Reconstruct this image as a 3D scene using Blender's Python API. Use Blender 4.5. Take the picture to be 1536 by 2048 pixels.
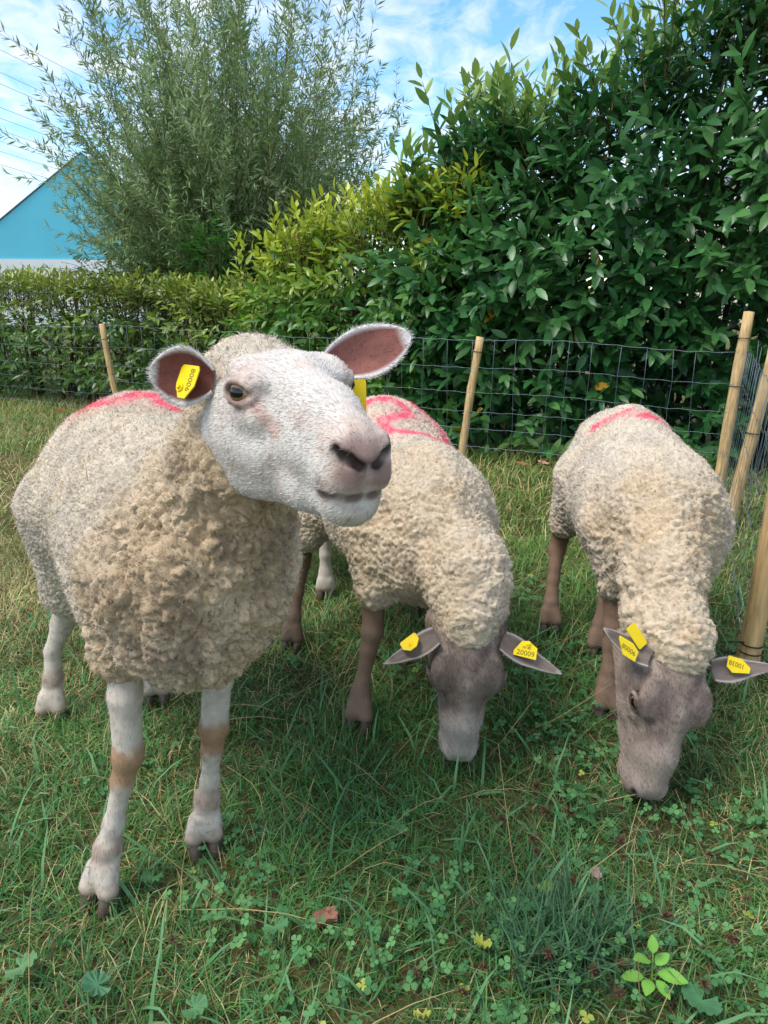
import bpy, bmesh, math, os
import numpy as np
from mathutils import Vector, Matrix

for _o in list(bpy.data.objects):
    bpy.data.objects.remove(_o)
SC = bpy.context.scene
COL = SC.collection
rng = np.random.default_rng(7)
R = math.radians

# ------------------------------------------------------------------ camera
CAM_H = 1.1
cam_d = bpy.data.cameras.new('camera')
cam = bpy.data.objects.new('camera', cam_d)
COL.objects.link(cam)
cam.location = (0, 0, CAM_H)
cam.rotation_euler = (R(90 - 17.3855), 0, 0)
cam_d.sensor_fit = 'VERTICAL'
cam_d.sensor_height = 36.0
cam_d.lens = 36.0 * 1450 / 2048
cam_d.clip_start = 0.02
cam_d.clip_end = 900
SC.camera = cam

# ------------------------------------------------------------------ sky, sun, exposure
SUN_AZ, SUN_EL = R(-112), R(60)       # azimuth from +Y (away from camera), clockwise; light comes from the left, a little behind the camera
world = bpy.data.worlds.new('World')
SC.world = world
world.use_nodes = True
wt = world.node_tree
wt.nodes.clear()


def wn(t, **kw):
    n = wt.nodes.new(t)
    for k, v in kw.items():
        setattr(n, k, v)
    return n


w_out = wn('ShaderNodeOutputWorld')
w_bg = wn('ShaderNodeBackground')
w_sky = wn('ShaderNodeTexSky', sky_type='NISHITA', sun_disc=False)
w_sky.sun_elevation = SUN_EL
w_sky.sun_rotation = SUN_AZ
w_sky.air_density = 1.0
w_sky.dust_density = 0.2
w_sky.ozone_density = 2.2
w_bg.inputs['Strength'].default_value = 0.15
w_tc = wn('ShaderNodeTexCoord')
w_sep = wn('ShaderNodeSeparateXYZ')
wt.links.new(w_tc.outputs['Generated'], w_sep.inputs[0])
w_z = wn('ShaderNodeMath', operation='MAXIMUM')
wt.links.new(w_sep.outputs['Z'], w_z.inputs[0])
w_z.inputs[1].default_value = 0.0
w_za = wn('ShaderNodeMath', operation='ADD')
wt.links.new(w_z.outputs[0], w_za.inputs[0])
w_za.inputs[1].default_value = 0.12
w_dx = wn('ShaderNodeMath', operation='DIVIDE')
wt.links.new(w_sep.outputs['X'], w_dx.inputs[0]); wt.links.new(w_za.outputs[0], w_dx.inputs[1])
w_dy = wn('ShaderNodeMath', operation='DIVIDE')
wt.links.new(w_sep.outputs['Y'], w_dy.inputs[0]); wt.links.new(w_za.outputs[0], w_dy.inputs[1])
w_cmb = wn('ShaderNodeCombineXYZ')
wt.links.new(w_dx.outputs[0], w_cmb.inputs[0]); wt.links.new(w_dy.outputs[0], w_cmb.inputs[1])
w_map = wn('ShaderNodeMapping')
w_map.inputs['Rotation'].default_value = (0, 0, R(35))
w_map.inputs['Location'].default_value = (1.7, 0.4, 0)
w_map.inputs['Scale'].default_value = (1.0, 0.62, 1.0)
wt.links.new(w_cmb.outputs[0], w_map.inputs[0])
w_n1 = wn('ShaderNodeTexNoise')           # broad banks of thin cloud
w_n1.inputs['Scale'].default_value = 0.75
w_n1.inputs['Detail'].default_value = 4
w_n1.inputs['Distortion'].default_value = 0.4
w_n2 = wn('ShaderNodeTexNoise')           # small mackerel puffs
w_n2.inputs['Scale'].default_value = 6.5
w_n2.inputs['Detail'].default_value = 5
w_n2.inputs['Roughness'].default_value = 0.6
w_n2.inputs['Distortion'].default_value = 0.5
for n in (w_n1, w_n2):
    wt.links.new(w_map.outputs[0], n.inputs['Vector'])
w_m1 = wn('ShaderNodeMath', operation='MULTIPLY_ADD')
wt.links.new(w_n2.outputs['Fac'], w_m1.inputs[0]); w_m1.inputs[1].default_value = 0.95
wt.links.new(w_n1.outputs['Fac'], w_m1.inputs[2])
w_sc = wn('ShaderNodeMath', operation='MULTIPLY')
wt.links.new(w_m1.outputs[0], w_sc.inputs[0]); w_sc.inputs[1].default_value = 0.5
w_rmp = wn('ShaderNodeValToRGB')
w_rmp.color_ramp.elements[0].position = 0.40
w_rmp.color_ramp.elements[0].color = (0.06, 0.06, 0.06, 1)
w_rmp.color_ramp.elements[1].position = 0.56
w_rmp.color_ramp.elements[1].color = (0.93, 0.93, 0.93, 1)
wt.links.new(w_sc.outputs[0], w_rmp.inputs[0])
w_mix = wn('ShaderNodeMixRGB')
w_mix.inputs[2].default_value = (3.7, 4.0, 4.3, 1)
wt.links.new(w_rmp.outputs['Color'], w_mix.inputs[0])
w_hs = wn('ShaderNodeHueSaturation')
w_hs.inputs['Saturation'].default_value = 1.3
wt.links.new(w_sky.outputs['Color'], w_hs.inputs['Color'])
wt.links.new(w_hs.outputs['Color'], w_mix.inputs[1])
wt.links.new(w_mix.outputs[0], w_bg.inputs['Color'])
wt.links.new(w_bg.outputs[0], w_out.inputs[0])

sun_d = bpy.data.lights.new('sun', 'SUN')
sun_d.energy = 2.0
sun_d.angle = R(30)
sun_d.color = (1.0, 0.95, 0.87)
sun = bpy.data.objects.new('sun', sun_d)
COL.objects.link(sun)
sdir = Vector((math.sin(SUN_AZ) * math.cos(SUN_EL), math.cos(SUN_AZ) * math.cos(SUN_EL), math.sin(SUN_EL)))
sun.rotation_euler = sdir.to_track_quat('Z', 'Y').to_euler()
sun.location = (-6, -2, 9)

vs = SC.view_settings
vs.view_transform = 'Standard'
vs.look = 'None'
vs.gamma = 1
vs.exposure = 0.92
vs.use_curve_mapping = False
SC.cycles.use_denoising = True
SC.cycles.max_bounces = 6
SC.cycles.diffuse_bounces = 3
SC.cycles.glossy_bounces = 2
SC.cycles.transmission_bounces = 3
SC.cycles.transparent_max_bounces = 6
SC.cycles.caustics_reflective = False
SC.cycles.caustics_refractive = False


# ------------------------------------------------------------------ small tools
def lin(r, g, b):
    """sRGB 0-255 to linear"""
    f = lambda c: (c / 255 / 12.92) if c <= 10.3 else ((c / 255 + 0.055) / 1.055) ** 2.4
    return np.array([f(r), f(g), f(b)], np.float32)


def unit(v):
    v = np.asarray(v, float)
    return v / np.maximum(np.linalg.norm(v, axis=-1, keepdims=True), 1e-9)


def smooth(a, b, x):
    t = np.clip((x - a) / (b - a), 0, 1)
    return t * t * (3 - 2 * t)


def hash3(ix, iy, iz, seed):
    h = (ix.astype(np.int64) * 73856093) ^ (iy.astype(np.int64) * 19349663) ^ (iz.astype(np.int64) * 83492791) ^ (seed * 2654435761)
    h = h & 0xffffffff
    h = ((h ^ (h >> 16)) * 0x45d9f3b) & 0xffffffff
    h = ((h ^ (h >> 16)) * 0x45d9f3b) & 0xffffffff
    h = h ^ (h >> 16)
    return (h & 0xffffff).astype(np.float32) / 16777216.0


def vnoise(P, s, seed=0):
    P = np.asarray(P, np.float32) / s
    i = np.floor(P).astype(np.int64)
    f = P - i
    f = f * f * (3 - 2 * f)
    out = 0
    for dx in (0, 1):
        for dy in (0, 1):
            for dz in (0, 1):
                w = (f[:, 0] if dx else 1 - f[:, 0]) * (f[:, 1] if dy else 1 - f[:, 1]) * (f[:, 2] if dz else 1 - f[:, 2])
                out = out + w * hash3(i[:, 0] + dx, i[:, 1] + dy, i[:, 2] + dz, seed)
    return out


def fbm(P, s, seed=0, o=3):
    t, a, tot = 0, 1.0, 0
    for k in range(o):
        t = t + a * vnoise(P, s / 2 ** k, seed + k * 13)
        tot += a
        a *= 0.5
    return t / tot


def worley(P, s, seed=0):
    P = np.asarray(P, np.float32) / s
    i = np.floor(P).astype(np.int64)
    n = len(P)
    f1 = np.full(n, 9.0, np.float32)
    f2 = np.full(n, 9.0, np.float32)
    cid = np.zeros(n, np.float32)
    for dx in (-1, 0, 1):
        for dy in (-1, 0, 1):
            for dz in (-1, 0, 1):
                c = i + np.array([dx, dy, dz])
                a = hash3(c[:, 0], c[:, 1], c[:, 2], seed)
                b = hash3(c[:, 0], c[:, 1], c[:, 2], seed + 1)
                e = hash3(c[:, 0], c[:, 1], c[:, 2], seed + 2)
                d = np.sqrt((c[:, 0] + a - P[:, 0]) ** 2 + (c[:, 1] + b - P[:, 1]) ** 2 + (c[:, 2] + e - P[:, 2]) ** 2)
                near = d < f1
                f2 = np.where(near, f1, np.minimum(f2, d))
                cid = np.where(near, a, cid)
                f1 = np.where(near, d, f1)
    return f1, f2, cid


def mesh_obj(name, V, F, mat=None, parent=None, col=None, shade=True, mats=None, midx=None):
    """link one mesh object; F is an (n,3)/(n,4) array or a list of arrays of those"""
    V = np.ascontiguousarray(V, np.float32).reshape(-1, 3)
    Fs = F if isinstance(F, list) else [F]
    Fs = [np.asarray(f, np.int32) for f in Fs if len(f)]
    me = bpy.data.meshes.new(name)
    me.vertices.add(len(V))
    me.vertices.foreach_set('co', V.ravel())
    sizes = np.concatenate([np.full(len(f), f.shape[1], np.int32) for f in Fs])
    idx = np.concatenate([f.ravel() for f in Fs])
    me.loops.add(len(idx))
    me.loops.foreach_set('vertex_index', idx)
    me.polygons.add(len(sizes))
    starts = np.concatenate([[0], np.cumsum(sizes)[:-1]]).astype(np.int32)
    me.polygons.foreach_set('loop_start', starts)
    me.polygons.foreach_set('loop_total', sizes)
    if shade:
        me.polygons.foreach_set('use_smooth', np.ones(len(sizes), bool))
    if midx is not None:
        me.polygons.foreach_set('material_index', np.asarray(midx, np.int32))
    me.update(calc_edges=True)
    me.validate()
    if col is not None:
        at = me.color_attributes.new('Col', 'FLOAT_COLOR', 'POINT')
        c4 = np.ones((len(V), 4), np.float32)
        c4[:, :3] = col
        at.data.foreach_set('color', c4.ravel())
    for m in (mats or ([mat] if mat else [])):
        me.materials.append(m)
    return link(name, me, parent)


def link(name, me, parent=None):
    o = bpy.data.objects.new(name, me)
    COL.objects.link(o)
    if parent is not None:
        o.parent = parent
    return o


def tag(o, label=None, cat=None, group=None, kind=None):
    if label: o['label'] = label
    if cat: o['category'] = cat
    if group: o['group'] = group
    if kind: o['kind'] = kind
    return o


def empty(name, loc, label, cat, group=None):
    o = bpy.data.objects.new(name, None)
    o.empty_display_size = 0.1
    COL.objects.link(o)
    o.location = loc
    return tag(o, label, cat, group)


class Soup:
    """collects pieces of geometry that become ONE mesh"""
    def __init__(s):
        s.V, s.T, s.Q, s.C, s.n = [], [], [], [], 0

    def add(s, V, F, col):
        V = np.asarray(V, np.float32).reshape(-1, 3)
        F = np.asarray(F, np.int64)
        if len(F):
            (s.T if F.shape[1] == 3 else s.Q).append(F + s.n)
        s.V.append(V)
        c = np.empty((len(V), 3), np.float32)
        c[:] = col
        s.C.append(c)
        s.n += len(V)
        return s

    def build(s, name, mat, parent=None, shade=True, off=(0, 0, 0)):
        F = []
        if s.Q: F.append(np.concatenate(s.Q))
        if s.T: F.append(np.concatenate(s.T))
        return mesh_obj(name, np.concatenate(s.V) - np.asarray(off, np.float32), F, mat, parent, np.concatenate(s.C), shade)


def scatter(tv, tf, M, pos, col, tcol=None):
    """copies of a template (verts tv, faces tf) by matrices M (m,3,3) at pos (m,3)"""
    m, n = len(M), len(tv)
    V = np.einsum('mij,nj->mni', M, tv) + pos[:, None, :]
    F = (np.asarray(tf)[None] + (np.arange(m) * n)[:, None, None]).reshape(-1, np.asarray(tf).shape[1])
    C = np.repeat(np.asarray(col, np.float32)[:, None, :], n, 1)
    if tcol is not None:
        C = C * np.asarray(tcol, np.float32)[None, :, None]
    return V.reshape(-1, 3), F, C.reshape(-1, 3)


def frames(x, up):
    """matrices whose columns are x, y, z with x given and z as close to up as can be"""
    x = unit(x)
    y = unit(np.cross(up, x))
    z = np.cross(x, y)
    return np.stack([x, y, z], -1)


def tube(pts, rad, k=6, cap=True):
    pts = np.asarray(pts, float)
    n = len(pts)
    rad = np.broadcast_to(np.asarray(rad, float), (n,))
    t = unit(np.gradient(pts, axis=0))
    a = np.array([0, 0, 1.0]) if abs(t[0][2]) < 0.9 else np.array([1.0, 0, 0])
    u = unit(np.cross(t, a))
    v = np.cross(t, u)
    ang = np.arange(k) * 2 * math.pi / k
    V = pts[:, None, :] + rad[:, None, None] * (np.cos(ang)[None, :, None] * u[:, None, :] + np.sin(ang)[None, :, None] * v[:, None, :])
    V = V.reshape(-1, 3)
    i = np.arange(n - 1)[:, None] * k
    j = np.arange(k)[None]
    j2 = (j + 1) % k
    F = np.stack([i + j, i + j2, i + k + j2, i + k + j], -1).reshape(-1, 4)
    if cap:
        V = np.concatenate([V, pts[:1], pts[-1:]])
        c0, c1 = n * k, n * k + 1
        jj = np.arange(k)
        e0 = np.stack([np.full(k, c0), (jj + 1) % k, jj, jj], -1)[:, :3]
        e1 = np.stack([np.full(k, c1), (n - 1) * k + jj, (n - 1) * k + (jj + 1) % k], -1)
        return V, F, np.concatenate([e0, e1])
    return V, F, np.zeros((0, 3), int)


def add_tube(s, pts, rad, col, k=6, cap=True):
    V, Q, T = tube(pts, rad, k, cap)
    n0 = s.n
    s.add(V, Q, col)
    if len(T):
        s.T.append(T + n0)


# ------------------------------------------------------------------ materials
def mat_new(name):
    m = bpy.data.materials.new(name)
    m.use_nodes = True
    nt = m.node_tree
    nt.nodes.clear()
    out = nt.nodes.new('ShaderNodeOutputMaterial')
    b = nt.nodes.new('ShaderNodeBsdfPrincipled')
    nt.links.new(b.outputs[0], out.inputs[0])
    return m, nt, b, out


def noise_node(nt, scale, detail=4, vec=None, rough=0.6):
    n = nt.nodes.new('ShaderNodeTexNoise')
    n.inputs['Scale'].default_value = scale
    n.inputs['Detail'].default_value = detail
    n.inputs['Roughness'].default_value = rough
    if vec is None:
        tc = nt.nodes.new('ShaderNodeTexCoord')
        vec = tc.outputs['Object']
    nt.links.new(vec, n.inputs['Vector'])
    return n


def mat_attr(name, rough=0.6, spec=0.3, transl=0.0, vary=0.25, nscale=60, bump=0.0, bscale=300, sheen=0.0, sss=0.0):
    """colour from the mesh's own colour attribute, broken up by noise"""
    m, nt, b, out = mat_new(name)
    at = nt.nodes.new('ShaderNodeAttribute')
    at.attribute_name = 'Col'
    nz = noise_node(nt, nscale, 3)
    mr = nt.nodes.new('ShaderNodeMapRange')
    mr.inputs['To Min'].default_value = 1 - vary
    mr.inputs['To Max'].default_value = 1 + vary
    nt.links.new(nz.outputs['Fac'], mr.inputs['Value'])
    mx = nt.nodes.new('ShaderNodeVectorMath')
    mx.operation = 'SCALE'
    nt.links.new(at.outputs['Color'], mx.inputs[0])
    nt.links.new(mr.outputs[0], mx.inputs['Scale'])
    nt.links.new(mx.outputs[0], b.inputs['Base Color'])
    b.inputs['Roughness'].default_value = rough
    b.inputs['Specular IOR Level'].default_value = spec
    if sheen:
        b.inputs['Sheen Weight'].default_value = sheen
        b.inputs['Sheen Roughness'].default_value = 0.6
    if sss:
        b.inputs['Subsurface Weight'].default_value = sss
        b.inputs['Subsurface Radius'].default_value = (0.012, 0.006, 0.004)
        b.inputs['Subsurface Scale'].default_value = 1.0
    if bump:
        bz = noise_node(nt, bscale, 4)
        bn = nt.nodes.new('ShaderNodeBump')
        bn.inputs['Strength'].default_value = bump
        bn.inputs['Distance'].default_value = 0.003
        nt.links.new(bz.outputs['Fac'], bn.inputs['Height'])
        nt.links.new(bn.outputs[0], b.inputs['Normal'])
    if transl:
        tr = nt.nodes.new('ShaderNodeBsdfTranslucent')
        nt.links.new(mx.outputs[0], tr.inputs['Color'])
        ms = nt.nodes.new('ShaderNodeMixShader')
        ms.inputs[0].default_value = transl
        nt.links.new(b.outputs[0], ms.inputs[1])
        nt.links.new(tr.outputs[0], ms.inputs[2])
        nt.links.new(ms.outputs[0], out.inputs[0])
    return m


def mat_plain(name, c, rough=0.5, spec=0.4, metal=0.0, vary=0.15, nscale=30, bump=0.0, bscale=80, stretch=None):
    m, nt, b, out = mat_new(name)
    vec = None
    if stretch:
        tc = nt.nodes.new('ShaderNodeTexCoord')
        mp = nt.nodes.new('ShaderNodeMapping')
        mp.inputs['Scale'].default_value = stretch
        nt.links.new(tc.outputs['Object'], mp.inputs[0])
        vec = mp.outputs[0]
    nz = noise_node(nt, nscale, 5, vec)
    rp = nt.nodes.new('ShaderNodeValToRGB')
    c = np.asarray(c, float)
    rp.color_ramp.elements[0].position = 0.3
    rp.color_ramp.elements[1].position = 0.7
    rp.color_ramp.elements[0].color = (*(c * (1 - vary)), 1)
    rp.color_ramp.elements[1].color = (*np.minimum(c * (1 + vary), 1), 1)
    nt.links.new(nz.outputs['Fac'], rp.inputs[0])
    nt.links.new(rp.outputs[0], b.inputs['Base Color'])
    b.inputs['Roughness'].default_value = rough
    b.inputs['Specular IOR Level'].default_value = spec
    b.inputs['Metallic'].default_value = metal
    if bump:
        bz = noise_node(nt, bscale, 4, vec)
        bn = nt.nodes.new('ShaderNodeBump')
        bn.inputs['Strength'].default_value = bump
        bn.inputs['Distance'].default_value = 0.004
        nt.links.new(bz.outputs['Fac'], bn.inputs['Height'])
        nt.links.new(bn.outputs[0], b.inputs['Normal'])
    return m


M_WOOL = mat_attr('wool', rough=0.95, spec=0.08, vary=0.22, nscale=220, bump=1.0, bscale=330, sheen=0.2)
M_SKIN = mat_attr('short_hair_skin', rough=0.7, spec=0.2, vary=0.10, nscale=350, bump=0.35, bscale=500)
M_HOOF = mat_attr('horn', rough=0.5, spec=0.3, vary=0.25, nscale=120, bump=0.3, bscale=200)
M_LEAF = mat_attr('glossy_leaf', rough=0.33, spec=0.5, transl=0.28, vary=0.22, nscale=25)
M_MATT = mat_attr('matt_leaf', rough=0.6, spec=0.25, transl=0.3, vary=0.2, nscale=25)
M_GRASS = mat_attr('grass_blade', rough=0.55, spec=0.3, transl=0.3, vary=0.2, nscale=40)
M_BARK = mat_attr('bark', rough=0.85, spec=0.15, vary=0.35, nscale=40, bump=0.6, bscale=90)
M_TAG = mat_plain('yellow_plastic', lin(238, 205, 10), rough=0.38, vary=0.05, nscale=60)
M_INK = mat_plain('black_print', lin(112, 98, 18), rough=0.6, vary=0.2, nscale=300)
M_WOOD = mat_plain('peeled_softwood', lin(192, 160, 112), rough=0.75, spec=0.2, vary=0.38, nscale=9, bump=0.25, bscale=14, stretch=(9, 9, 0.9))
M_WIRE = mat_plain('galvanised_wire', lin(128, 140, 150), rough=0.42, spec=0.5, metal=0.55, vary=0.2, nscale=60)
M_LINE = mat_plain('weathered_cable', lin(120, 126, 134), rough=0.6, vary=0.1)
M_CABLE = mat_plain('black_cable', lin(28, 28, 30), rough=0.45, vary=0.2)

# ------------------------------------------------------------------ implicit modelling
def smin(a, b, k):
    h = np.clip(0.5 + 0.5 * (b - a) / k, 0, 1)
    return b + (a - b) * h - k * h * (1 - h)


def s_cone(P, a, b, ra, rb):
    a = np.asarray(a, np.float32); b = np.asarray(b, np.float32)
    ba = b - a
    t = np.clip(((P - a) @ ba) / max(float(ba @ ba), 1e-9), 0, 1)
    q = P - a - t[:, None] * ba
    return np.sqrt((q * q).sum(1)) - (ra + (rb - ra) * t)


def s_ell(P, c, r, M=None):
    q = P - np.asarray(c, np.float32)
    if M is not None:
        q = q @ np.asarray(M, np.float32)
    r = np.asarray(r, np.float32)
    k0 = np.sqrt(((q / r) ** 2).sum(1))
    k1 = np.sqrt(((q / (r * r)) ** 2).sum(1))
    return k0 * (k0 - 1) / np.maximum(k1, 1e-6)


def field(prims):
    """prims: ('c',a,b,ra,rb,k) cones, ('e',c,r,M,k) ellipsoids, ('-c',...)/('-e',...) cut away; k is the blend width"""
    def f(P):
        P = np.asarray(P, np.float32)
        d = None
        for q in prims:
            kind = q[0]
            x = s_cone(P, *q[1:5]) if kind.endswith('c') else s_ell(P, *q[1:4])
            k = q[5] if kind.endswith('c') else q[4]
            if d is None:
                d = x
            elif kind[0] == '-':
                d = -smin(-d, x, k)
            else:
                d = smin(d, x, k)
        return d
    return f


def surface_nets(f, lo, hi, h):
    lo = np.asarray(lo, float); hi = np.asarray(hi, float)
    n = np.ceil((hi - lo) / h).astype(int) + 1
    ax = [lo[i] + np.arange(n[i]) * h for i in range(3)]
    D = np.empty(tuple(n), np.float32)
    yz = np.stack(np.meshgrid(ax[1], ax[2], indexing='ij'), -1).reshape(-1, 2)
    step = max(1, int(400000 / len(yz)))
    for i in range(0, n[0], step):
        xs = ax[0][i:i + step]
        P = np.empty((len(xs), len(yz), 3), np.float32)
        P[:, :, 0] = xs[:, None]
        P[:, :, 1:] = yz[None]
        D[i:i + step] = f(P.reshape(-1, 3)).reshape(len(xs), n[1], n[2])
    S = D < 0
    corners = [(a, b, c) for a in (0, 1) for b in (0, 1) for c in (0, 1)]
    sl = lambda A, o: A[o[0]:n[0] - 1 + o[0], o[1]:n[1] - 1 + o[1], o[2]:n[2] - 1 + o[2]]
    cnt = sum(sl(S, o).astype(np.int8) for o in corners)
    act = (cnt > 0) & (cnt < 8)
    ci = np.argwhere(act)
    idx = -np.ones(act.shape, np.int64)
    idx[act] = np.arange(len(ci))
    acc = np.zeros((len(ci), 3)); w = np.zeros(len(ci))
    for a in range(8):
        for b in range(a + 1, 8):
            ca, cb = np.array(corners[a]), np.array(corners[b])
            if np.abs(ca - cb).sum() != 1:
                continue
            da = D[tuple((ci + ca).T)]; db = D[tuple((ci + cb).T)]
            m = (da < 0) != (db < 0)
            t = np.where(m, da / np.where(m, da - db, 1), 0)
            acc += np.where(m[:, None], ca + t[:, None] * (cb - ca), 0)
            w += m
    V = lo + (ci + acc / w[:, None]) * h
    Q = []
    for ax_ in range(3):
        o = [0, 0, 0]; o[ax_] = 1
        A = S[:n[0] - o[0], :n[1] - o[1], :n[2] - o[2]]
        B = S[o[0]:, o[1]:, o[2]:]
        e = np.argwhere(A != B)
        u, v = (ax_ + 1) % 3, (ax_ + 2) % 3
        e = e[(e[:, u] > 0) & (e[:, v] > 0) & (e[:, u] < n[u] - 1) & (e[:, v] < n[v] - 1)]
        ins = A[tuple(e.T)]
        def cell(du, dv):
            c = e.copy(); c[:, u] += du; c[:, v] += dv
            return idx[tuple(c.T)]
        q = np.stack([cell(-1, -1), cell(0, -1), cell(0, 0), cell(-1, 0)], 1)
        q[~ins] = q[~ins][:, ::-1]
        Q.append(q)
    return V.astype(np.float32), np.concatenate(Q)


def grad(f, V, e=0.0006):
    k = np.array([[1, -1, -1], [-1, -1, 1], [-1, 1, -1], [1, 1, 1]], np.float32)
    g = 0
    for q in k:
        g = g + q[None] * f(V + q * e)[:, None]
    return unit(g).astype(np.float32)


def project(f, V, it=3, cap=0.004):
    for _ in range(it):
        V = V - np.clip(f(V), -cap, cap)[:, None] * grad(f, V)
    return V.astype(np.float32)


def subdivide(V, Q):
    E = np.concatenate([Q[:, [0, 1]], Q[:, [1, 2]], Q[:, [2, 3]], Q[:, [3, 0]]])
    E = np.sort(E, 1)
    key = E[:, 0] * (len(V) + 1) + E[:, 1]
    uk, first, inv = np.unique(key, return_index=True, return_inverse=True)
    mid = (V[E[first, 0]] + V[E[first, 1]]) / 2
    cen = V[Q].mean(1)
    m = len(Q)
    e0, e1, e2, e3 = [inv[i * m:(i + 1) * m] + len(V) for i in range(4)]
    c = np.arange(m) + len(V) + len(mid)
    NV = np.concatenate([V, mid, cen])
    NQ = np.concatenate([np.stack([Q[:, 0], e0, c, e3], 1), np.stack([e0, Q[:, 1], e1, c], 1),
                         np.stack([c, e1, Q[:, 2], e2], 1), np.stack([e3, c, e2, Q[:, 3]], 1)])
    return NV.astype(np.float32), NQ


def vnormals(V, Q):
    n = np.cross(V[Q[:, 2]] - V[Q[:, 0]], V[Q[:, 3]] - V[Q[:, 1]])
    N = np.zeros((len(V), 3))
    for i in range(4):
        for k in range(3):
            N[:, k] += np.bincount(Q[:, i], n[:, k], len(V))
    return unit(N)


def skin_of(prims, h, sub, pad=0.03, it=3):
    f = field(prims)
    lo = np.full(3, 9.0); hi = np.full(3, -9.0)
    for q in prims:
        if q[0][0] == '-':
            continue
        if q[0] == 'c':
            for p, r in ((q[1], q[3]), (q[2], q[4])):
                lo = np.minimum(lo, np.array(p) - r); hi = np.maximum(hi, np.array(p) + r)
        else:
            r = max(q[2]); lo = np.minimum(lo, np.array(q[1]) - r); hi = np.maximum(hi, np.array(q[1]) + r)
    V, Q = surface_nets(f, lo - pad, hi + pad, h)
    V = project(f, V, 3, h * 0.5)
    for _ in range(sub):
        V, Q = subdivide(V, Q)
        V = project(f, V, it, h * 0.4)
    return V, Q


def sample(V, Q, n, seed=1, weight=None):
    """random points on a quad mesh: quad index and bilinear weights"""
    g = np.random.default_rng(seed)
    A = np.linalg.norm(np.cross(V[Q[:, 2]] - V[Q[:, 0]], V[Q[:, 3]] - V[Q[:, 1]]), axis=1)
    if weight is not None:
        A = A * weight[Q].mean(1)
    c = np.cumsum(A)
    qi = np.searchsorted(c, g.random(n) * c[-1])
    qi = np.minimum(qi, len(Q) - 1)
    u, v = g.random(n), g.random(n)
    W = np.stack([(1 - u) * (1 - v), u * (1 - v), u * v, (1 - u) * v], 1)
    return Q[qi], W


def interp(A, q, W):
    return np.einsum('nk,nkd->nd', W, A[q])


def strands(root, d0, d1, length, width, col, seed=1, tipcol=1.0):
    """bent two-piece fibres: a quad then a triangle"""
    g = np.random.default_rng(seed)
    n = len(root)
    length = np.broadcast_to(length, (n,))[:, None]
    side = unit(np.cross(d0, g.normal(size=(n, 3))))
    w = np.broadcast_to(width, (n,))[:, None] * side * 0.5
    mid = root + d0 * length * 0.5
    tip = mid + d1 * length * 0.5
    V = np.stack([root - w, root + w, mid + w * 0.8, mid - w * 0.8, tip], 1).reshape(-1, 3)
    b = np.arange(n)[:, None] * 5
    Q = b + np.array([[0, 1, 2, 3]])
    T = b + np.array([[3, 2, 4]])
    C = np.repeat(col[:, None, :], 5, 1)
    C[:, 2:] *= tipcol
    return V, Q, T, C.reshape(-1, 3)


def rot(yaw, pitch=0, roll=0):
    cy, sy, cp, sp, cr, sr = math.cos(yaw), math.sin(yaw), math.cos(pitch), math.sin(pitch), math.cos(roll), math.sin(roll)
    return (np.array([[cy, -sy, 0], [sy, cy, 0], [0, 0, 1]]) @ np.array([[cp, 0, sp], [0, 1, 0], [-sp, 0, cp]])
            @ np.array([[1, 0, 0], [0, cr, -sr], [0, sr, cr]]))


# ------------------------------------------------------------------ the sheep's head, in its own axes: x to the nose, y to its left, z up
def both(fn):
    return [fn(-1), fn(1)]


EYE = np.array([0.026, 0.0615, 0.013])
EYE_DIR = unit(np.array([0.42, 0.90, 0.10]))
HEAD = [
    ('e', (-0.040, 0, -0.012), (0.085, 0.070, 0.055), None, 0.01),
    ('e', (0.006, 0, 0.016), (0.058, 0.052, 0.028), None, 0.03),
    ('c', (0.0, 0, -0.018), (0.105, 0, -0.034), 0.054, 0.040, 0.03),
    ('c', (0.105, 0, -0.034), (0.166, 0, -0.041), 0.040, 0.0365, 0.02),
    ('c', (0.03, 0, 0.019), (0.115, 0, 0.003), 0.031, 0.027, 0.025),
    ('c', (0.115, 0, 0.003), (0.168, 0, -0.014), 0.027, 0.025, 0.02),
]
for s in (-1, 1):
    HEAD += [
        ('c', (-0.070, s * 0.042, -0.056), (0.045, s * 0.034, -0.058), 0.040, 0.026, 0.035),
        ('c', (-0.078, s * 0.034, -0.106), (0.09, s * 0.014, -0.087), 0.034, 0.019, 0.03),
        ('c', (0.09, s * 0.012, -0.085), (0.158, s * 0.008, -0.079), 0.019, 0.020, 0.025),
        ('e', (0.168, s * 0.018, -0.047), (0.030, 0.0185, 0.0215), None, 0.014),
        ('e', (0.014, s * 0.050, 0.030), (0.036, 0.019, 0.014), rot(0, 0.15, 0), 0.02),
        ('e', (0.030, s * 0.050, -0.012), (0.030, 0.016, 0.014), None, 0.02),
        ('e', (0.180, s * 0.021, -0.015), (0.019, 0.012, 0.012), None, 0.010),
    ]
HEAD += [('e', (0.182, 0, -0.028), (0.020, 0.028, 0.020), None, 0.012),
         ('e', (0.164, 0, -0.082), (0.026, 0.026, 0.020), None, 0.014)]
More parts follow.
